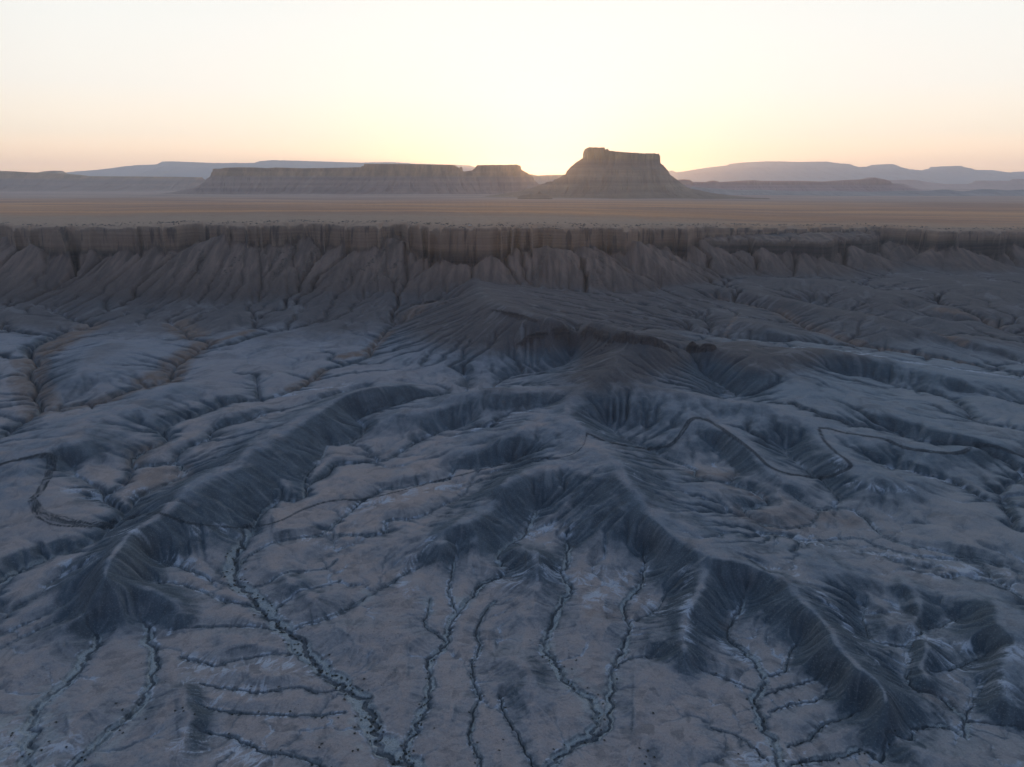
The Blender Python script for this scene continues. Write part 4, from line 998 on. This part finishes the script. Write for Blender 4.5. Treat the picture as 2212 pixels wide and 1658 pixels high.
for n, (_, s_, x_, y_, h_, place) in enumerate(vis[300:]):
    gv, gf = geos[n % 5]; b0 = len(vs); a = rs.uniform(0, 6.28); ca, sa = math.cos(a)*s_, math.sin(a)*s_
    vs += [(x_+v[0]*ca-v[1]*sa, y_+v[0]*sa+v[1]*ca, h_+v[2]*s_*.8) for v in gv]; fs += [tuple(i+b0 for i in f) for f in gf]
me = bpy.data.meshes.new('scrub'); me.from_pydata(vs, [], fs); me.materials.append(M_SHRUB); o = bpy.data.objects.new('scrub', me); C.objects.link(o)
tag(o, 'stuff', 'small dark scrub scattered over the washes and flats', 'scrub')
log('shrubs', len(vis))

# ---------------------------------------------------------------- rubble and brush along the rim, boulders in the talus chutes
def rock_geo(rn):
    ring = []; n = 6
    vs = [(0, 0, rn.uniform(.5, .8))]
    for lv, (rad, hh) in enumerate(((.45, .45), (.62, .12), (.6, -.3))):
        for k in range(n):
            a = k*2*math.pi/n+lv*.4; q = rad*rn.uniform(.75, 1.25); vs.append((q*math.cos(a), q*math.sin(a)*.9, hh*rn.uniform(.8, 1.2)))
    fs = [(0, 1+k, 1+(k+1) % n) for k in range(n)]
    for lv in (0, 1): fs += [(1+lv*n+k, 1+(lv+1)*n+k, 1+(lv+1)*n+(k+1) % n, 1+lv*n+(k+1) % n) for k in range(n)]
    return vs, fs
mr, nt, b = new_mat('rubble_rock'); q = NB_(nt)
nt.links.new(q.mix(q.rng(q.noise(.08, 3, .6, q.pos()), .4, .6), (.10, .085, .075), (.20, .165, .14)), b.inputs['Base Color'])
rg = [rock_geo(rs) for _ in range(6)]; vs = []; fs = []
def put_rock(x_, y_, h_, s_):
    gv, gf = rg[rs.randrange(6)]; b0 = len(vs); a = rs.uniform(0, 6.28); ca, sa = math.cos(a)*s_, math.sin(a)*s_
    vs.extend((x_+v[0]*ca-v[1]*sa, y_+v[0]*sa+v[1]*ca, h_+v[2]*s_*.7) for v in gv); fs.extend(tuple(i+b0 for i in f) for f in gf)
for _ in range(2600):
    t_ = rs.uniform(-.70, .70); rr = float(rim_dist(np.array([t_]))[0]) + abs(rs.gauss(0, 34)) + 14
    if gnoise(np.array([t_*60.]), np.array([rr/40.]), 301)[0] < -.15: continue
    h_ = z_on(rr, t_)
    if h_ is not None: put_rock(rr*math.sin(t_), rr*math.cos(t_), h_, rs.choice([.9, 1.2, 1.6, 2.4, 3.4]))
for px0, py0, px1, py1, n in ((640,528,590,598,160), (690,525,655,590,160), (865,515,745,610,330), (435,540,430,600,150), (370,545,425,595,90), (870,560,800,610,110), (1215,545,1300,625,120), (610,530,580,590,110), (520,550,480,600,70), (1290,545,1310,585,60), (1180,540,1145,620,60)):
    P_ = np.array([(px0+(px1-px0)*u+rs.gauss(0, 4), py0+(py1-py0)*u+rs.gauss(0, 2)) for u in (rs.random() for _ in range(n))])
    for a, t_ in march(P_[:, 0], P_[:, 1], z, g):
        h_ = z_on(a, t_)
        if h_ is not None: put_rock(a*math.sin(t_), a*math.cos(t_), h_-.1, rs.choice([.8, 1.0, 1.4, 2.0, 3.0]))
me = bpy.data.meshes.new('rubble'); me.from_pydata(vs, [], fs); me.materials.append(mr); o = bpy.data.objects.new('rubble', me); C.objects.link(o)
tag(o, 'stuff', 'rubble strewn along the cliff rim and down the talus chutes', 'rubble')

# ---------------------------------------------------------------- the white van parked by the rim
def simple(name, col, rough=.5, metal=0.):
    m, nt, b = new_mat(name); q = NB_(nt); b.inputs['Roughness'].default_value = rough; b.inputs['Metallic'].default_value = metal
    nt.links.new(q.mix(q.noise(3, 3, .5, q.pos()), col, tuple(v*.85 for v in col)), b.inputs['Base Color']); return m
M_WH, M_GL, M_TY, M_RIM = simple('white_paint', (.82, .81, .78), .35), simple('dark_glass', (.02, .025, .03), .08), simple('tyre_rubber', (.02, .02, .02), .9), simple('wheel_metal', (.4, .4, .42), .35, .8)
def mesh_obj(name, vs, fs, mat, parent, bevel=0.):
    me = bpy.data.meshes.new(name); me.from_pydata(vs, [], fs); me.materials.append(mat); o = bpy.data.objects.new(name, me); C.objects.link(o); o.parent = parent
    if bevel: md = o.modifiers.new('bevel', 'BEVEL'); md.width = bevel; md.segments = 2
    return o
def build_van():
    px = (1010+.7*5, 484.5); a = float(pix_theta_tan(1015.5, 485.4)[0]); rr = float(rim_dist(np.array([a]))[0])+26
    root = bpy.data.objects.new('parked_van', None); C.objects.link(root); root.location = (rr*math.sin(a), rr*math.cos(a), z_on(rr, a)+.02); root.rotation_euler = (0, 0, .35)
    tag(root, None, 'small white van parked alone on the cliff rim above the central promontory', 'van')
    prof = [(-2.5,.42),(2.35,.42),(2.5,.6),(2.48,1.05),(1.75,1.25),(1.05,2.12),(.8,2.2),(-2.3,2.25),(-2.5,2.05)]
    n = len(prof); vs = [(x, -.95+(.08 if zq > 1.3 else 0), zq) for x, zq in prof]+[(x, .95-(.08 if zq > 1.3 else 0), zq) for x, zq in prof]
    fs = [tuple(range(n)), tuple(range(2*n-1, n-1, -1))]+[(k, k+n, (k+1) % n+n, (k+1) % n) for k in range(n)]
    mesh_obj('body', vs, fs, M_WH, root, .06)
    for s in (-1, 1):
        for x0, x1 in ((-2.2, -1.05), (-.95, .05), (.15, 1.05)):
            y0, y1 = s*.955, s*.89; top = x1-.35 if x1 > 1 else x1
            mesh_obj('window', [(x0, y0, 1.35), (x1+.3 if x1 > 1 else x1, y0, 1.35), (top+.25 if x1 > 1 else top, y1, 1.95), (x0, y1, 1.95)], [(0, 1, 2, 3)], M_GL, root)
        mesh_obj('headlight', [(2.51, s*.85, .75), (2.51, s*.55, .75), (2.51, s*.55, .95), (2.51, s*.85, .95)], [(0, 1, 2, 3)], M_RIM, root)
        for x in (-1.6, 1.6):
            w = []; f = []
            for yy in (s*.78, s*1.0):
                w += [(x+.36*math.cos(k*math.pi/8), yy, .36+.36*math.sin(k*math.pi/8)) for k in range(16)]
            f = [tuple(range(16)), tuple(range(31, 15, -1))]+[(k, k+16, (k+1) % 16+16, (k+1) % 16) for k in range(16)]
            wh = mesh_obj('wheel', w, f, M_TY, root)
            mesh_obj('rim', [(x+.2*math.cos(k*math.pi/6), s*1.005, .36+.2*math.sin(k*math.pi/6)) for k in range(12)], [tuple(range(12))], M_RIM, wh)
    mesh_obj('windscreen', [(1.78, -.82, 1.29), (1.78, .82, 1.29), (1.12, .76, 2.06), (1.12, -.76, 2.06)], [(0, 1, 2, 3)], M_GL, root).location = (.03, 0, .01)
build_van()

# ---------------------------------------------------------------- air
def haze():
    m = bpy.data.materials.new('haze'); m.use_nodes = True; nt = m.node_tree; nt.nodes.clear()
    out = nt.nodes.new('ShaderNodeOutputMaterial'); v = nt.nodes.new('ShaderNodeVolumePrincipled')
    v.inputs['Color'].default_value = HAZE_COL; v.inputs['Density'].default_value = HAZE_D; v.inputs['Anisotropy'].default_value = HAZE_G
    nt.links.new(v.outputs[0], out.inputs['Volume'])
    z0, z1, w = -30.0, 1120.0, 31500.0
    vs = [(x, y, zq) for zq in (z0, z1) for x, y in ((-w, -w), (w, -w), (w, w), (-w, w))]
    fs = [(3, 2, 1, 0), (4, 5, 6, 7), (0, 1, 5, 4), (1, 2, 6, 5), (2, 3, 7, 6), (3, 0, 4, 7)]
    me = bpy.data.meshes.new('haze'); me.from_pydata(vs, [], fs); me.materials.append(m); o = bpy.data.objects.new('haze', me); C.objects.link(o)
    tag(o, 'stuff', 'thin blue evening haze filling the whole valley', 'haze')
HAZE_COL = (.87, .90, 1.0, 1); HAZE_D = 4.8e-5; HAZE_G = .78
haze()
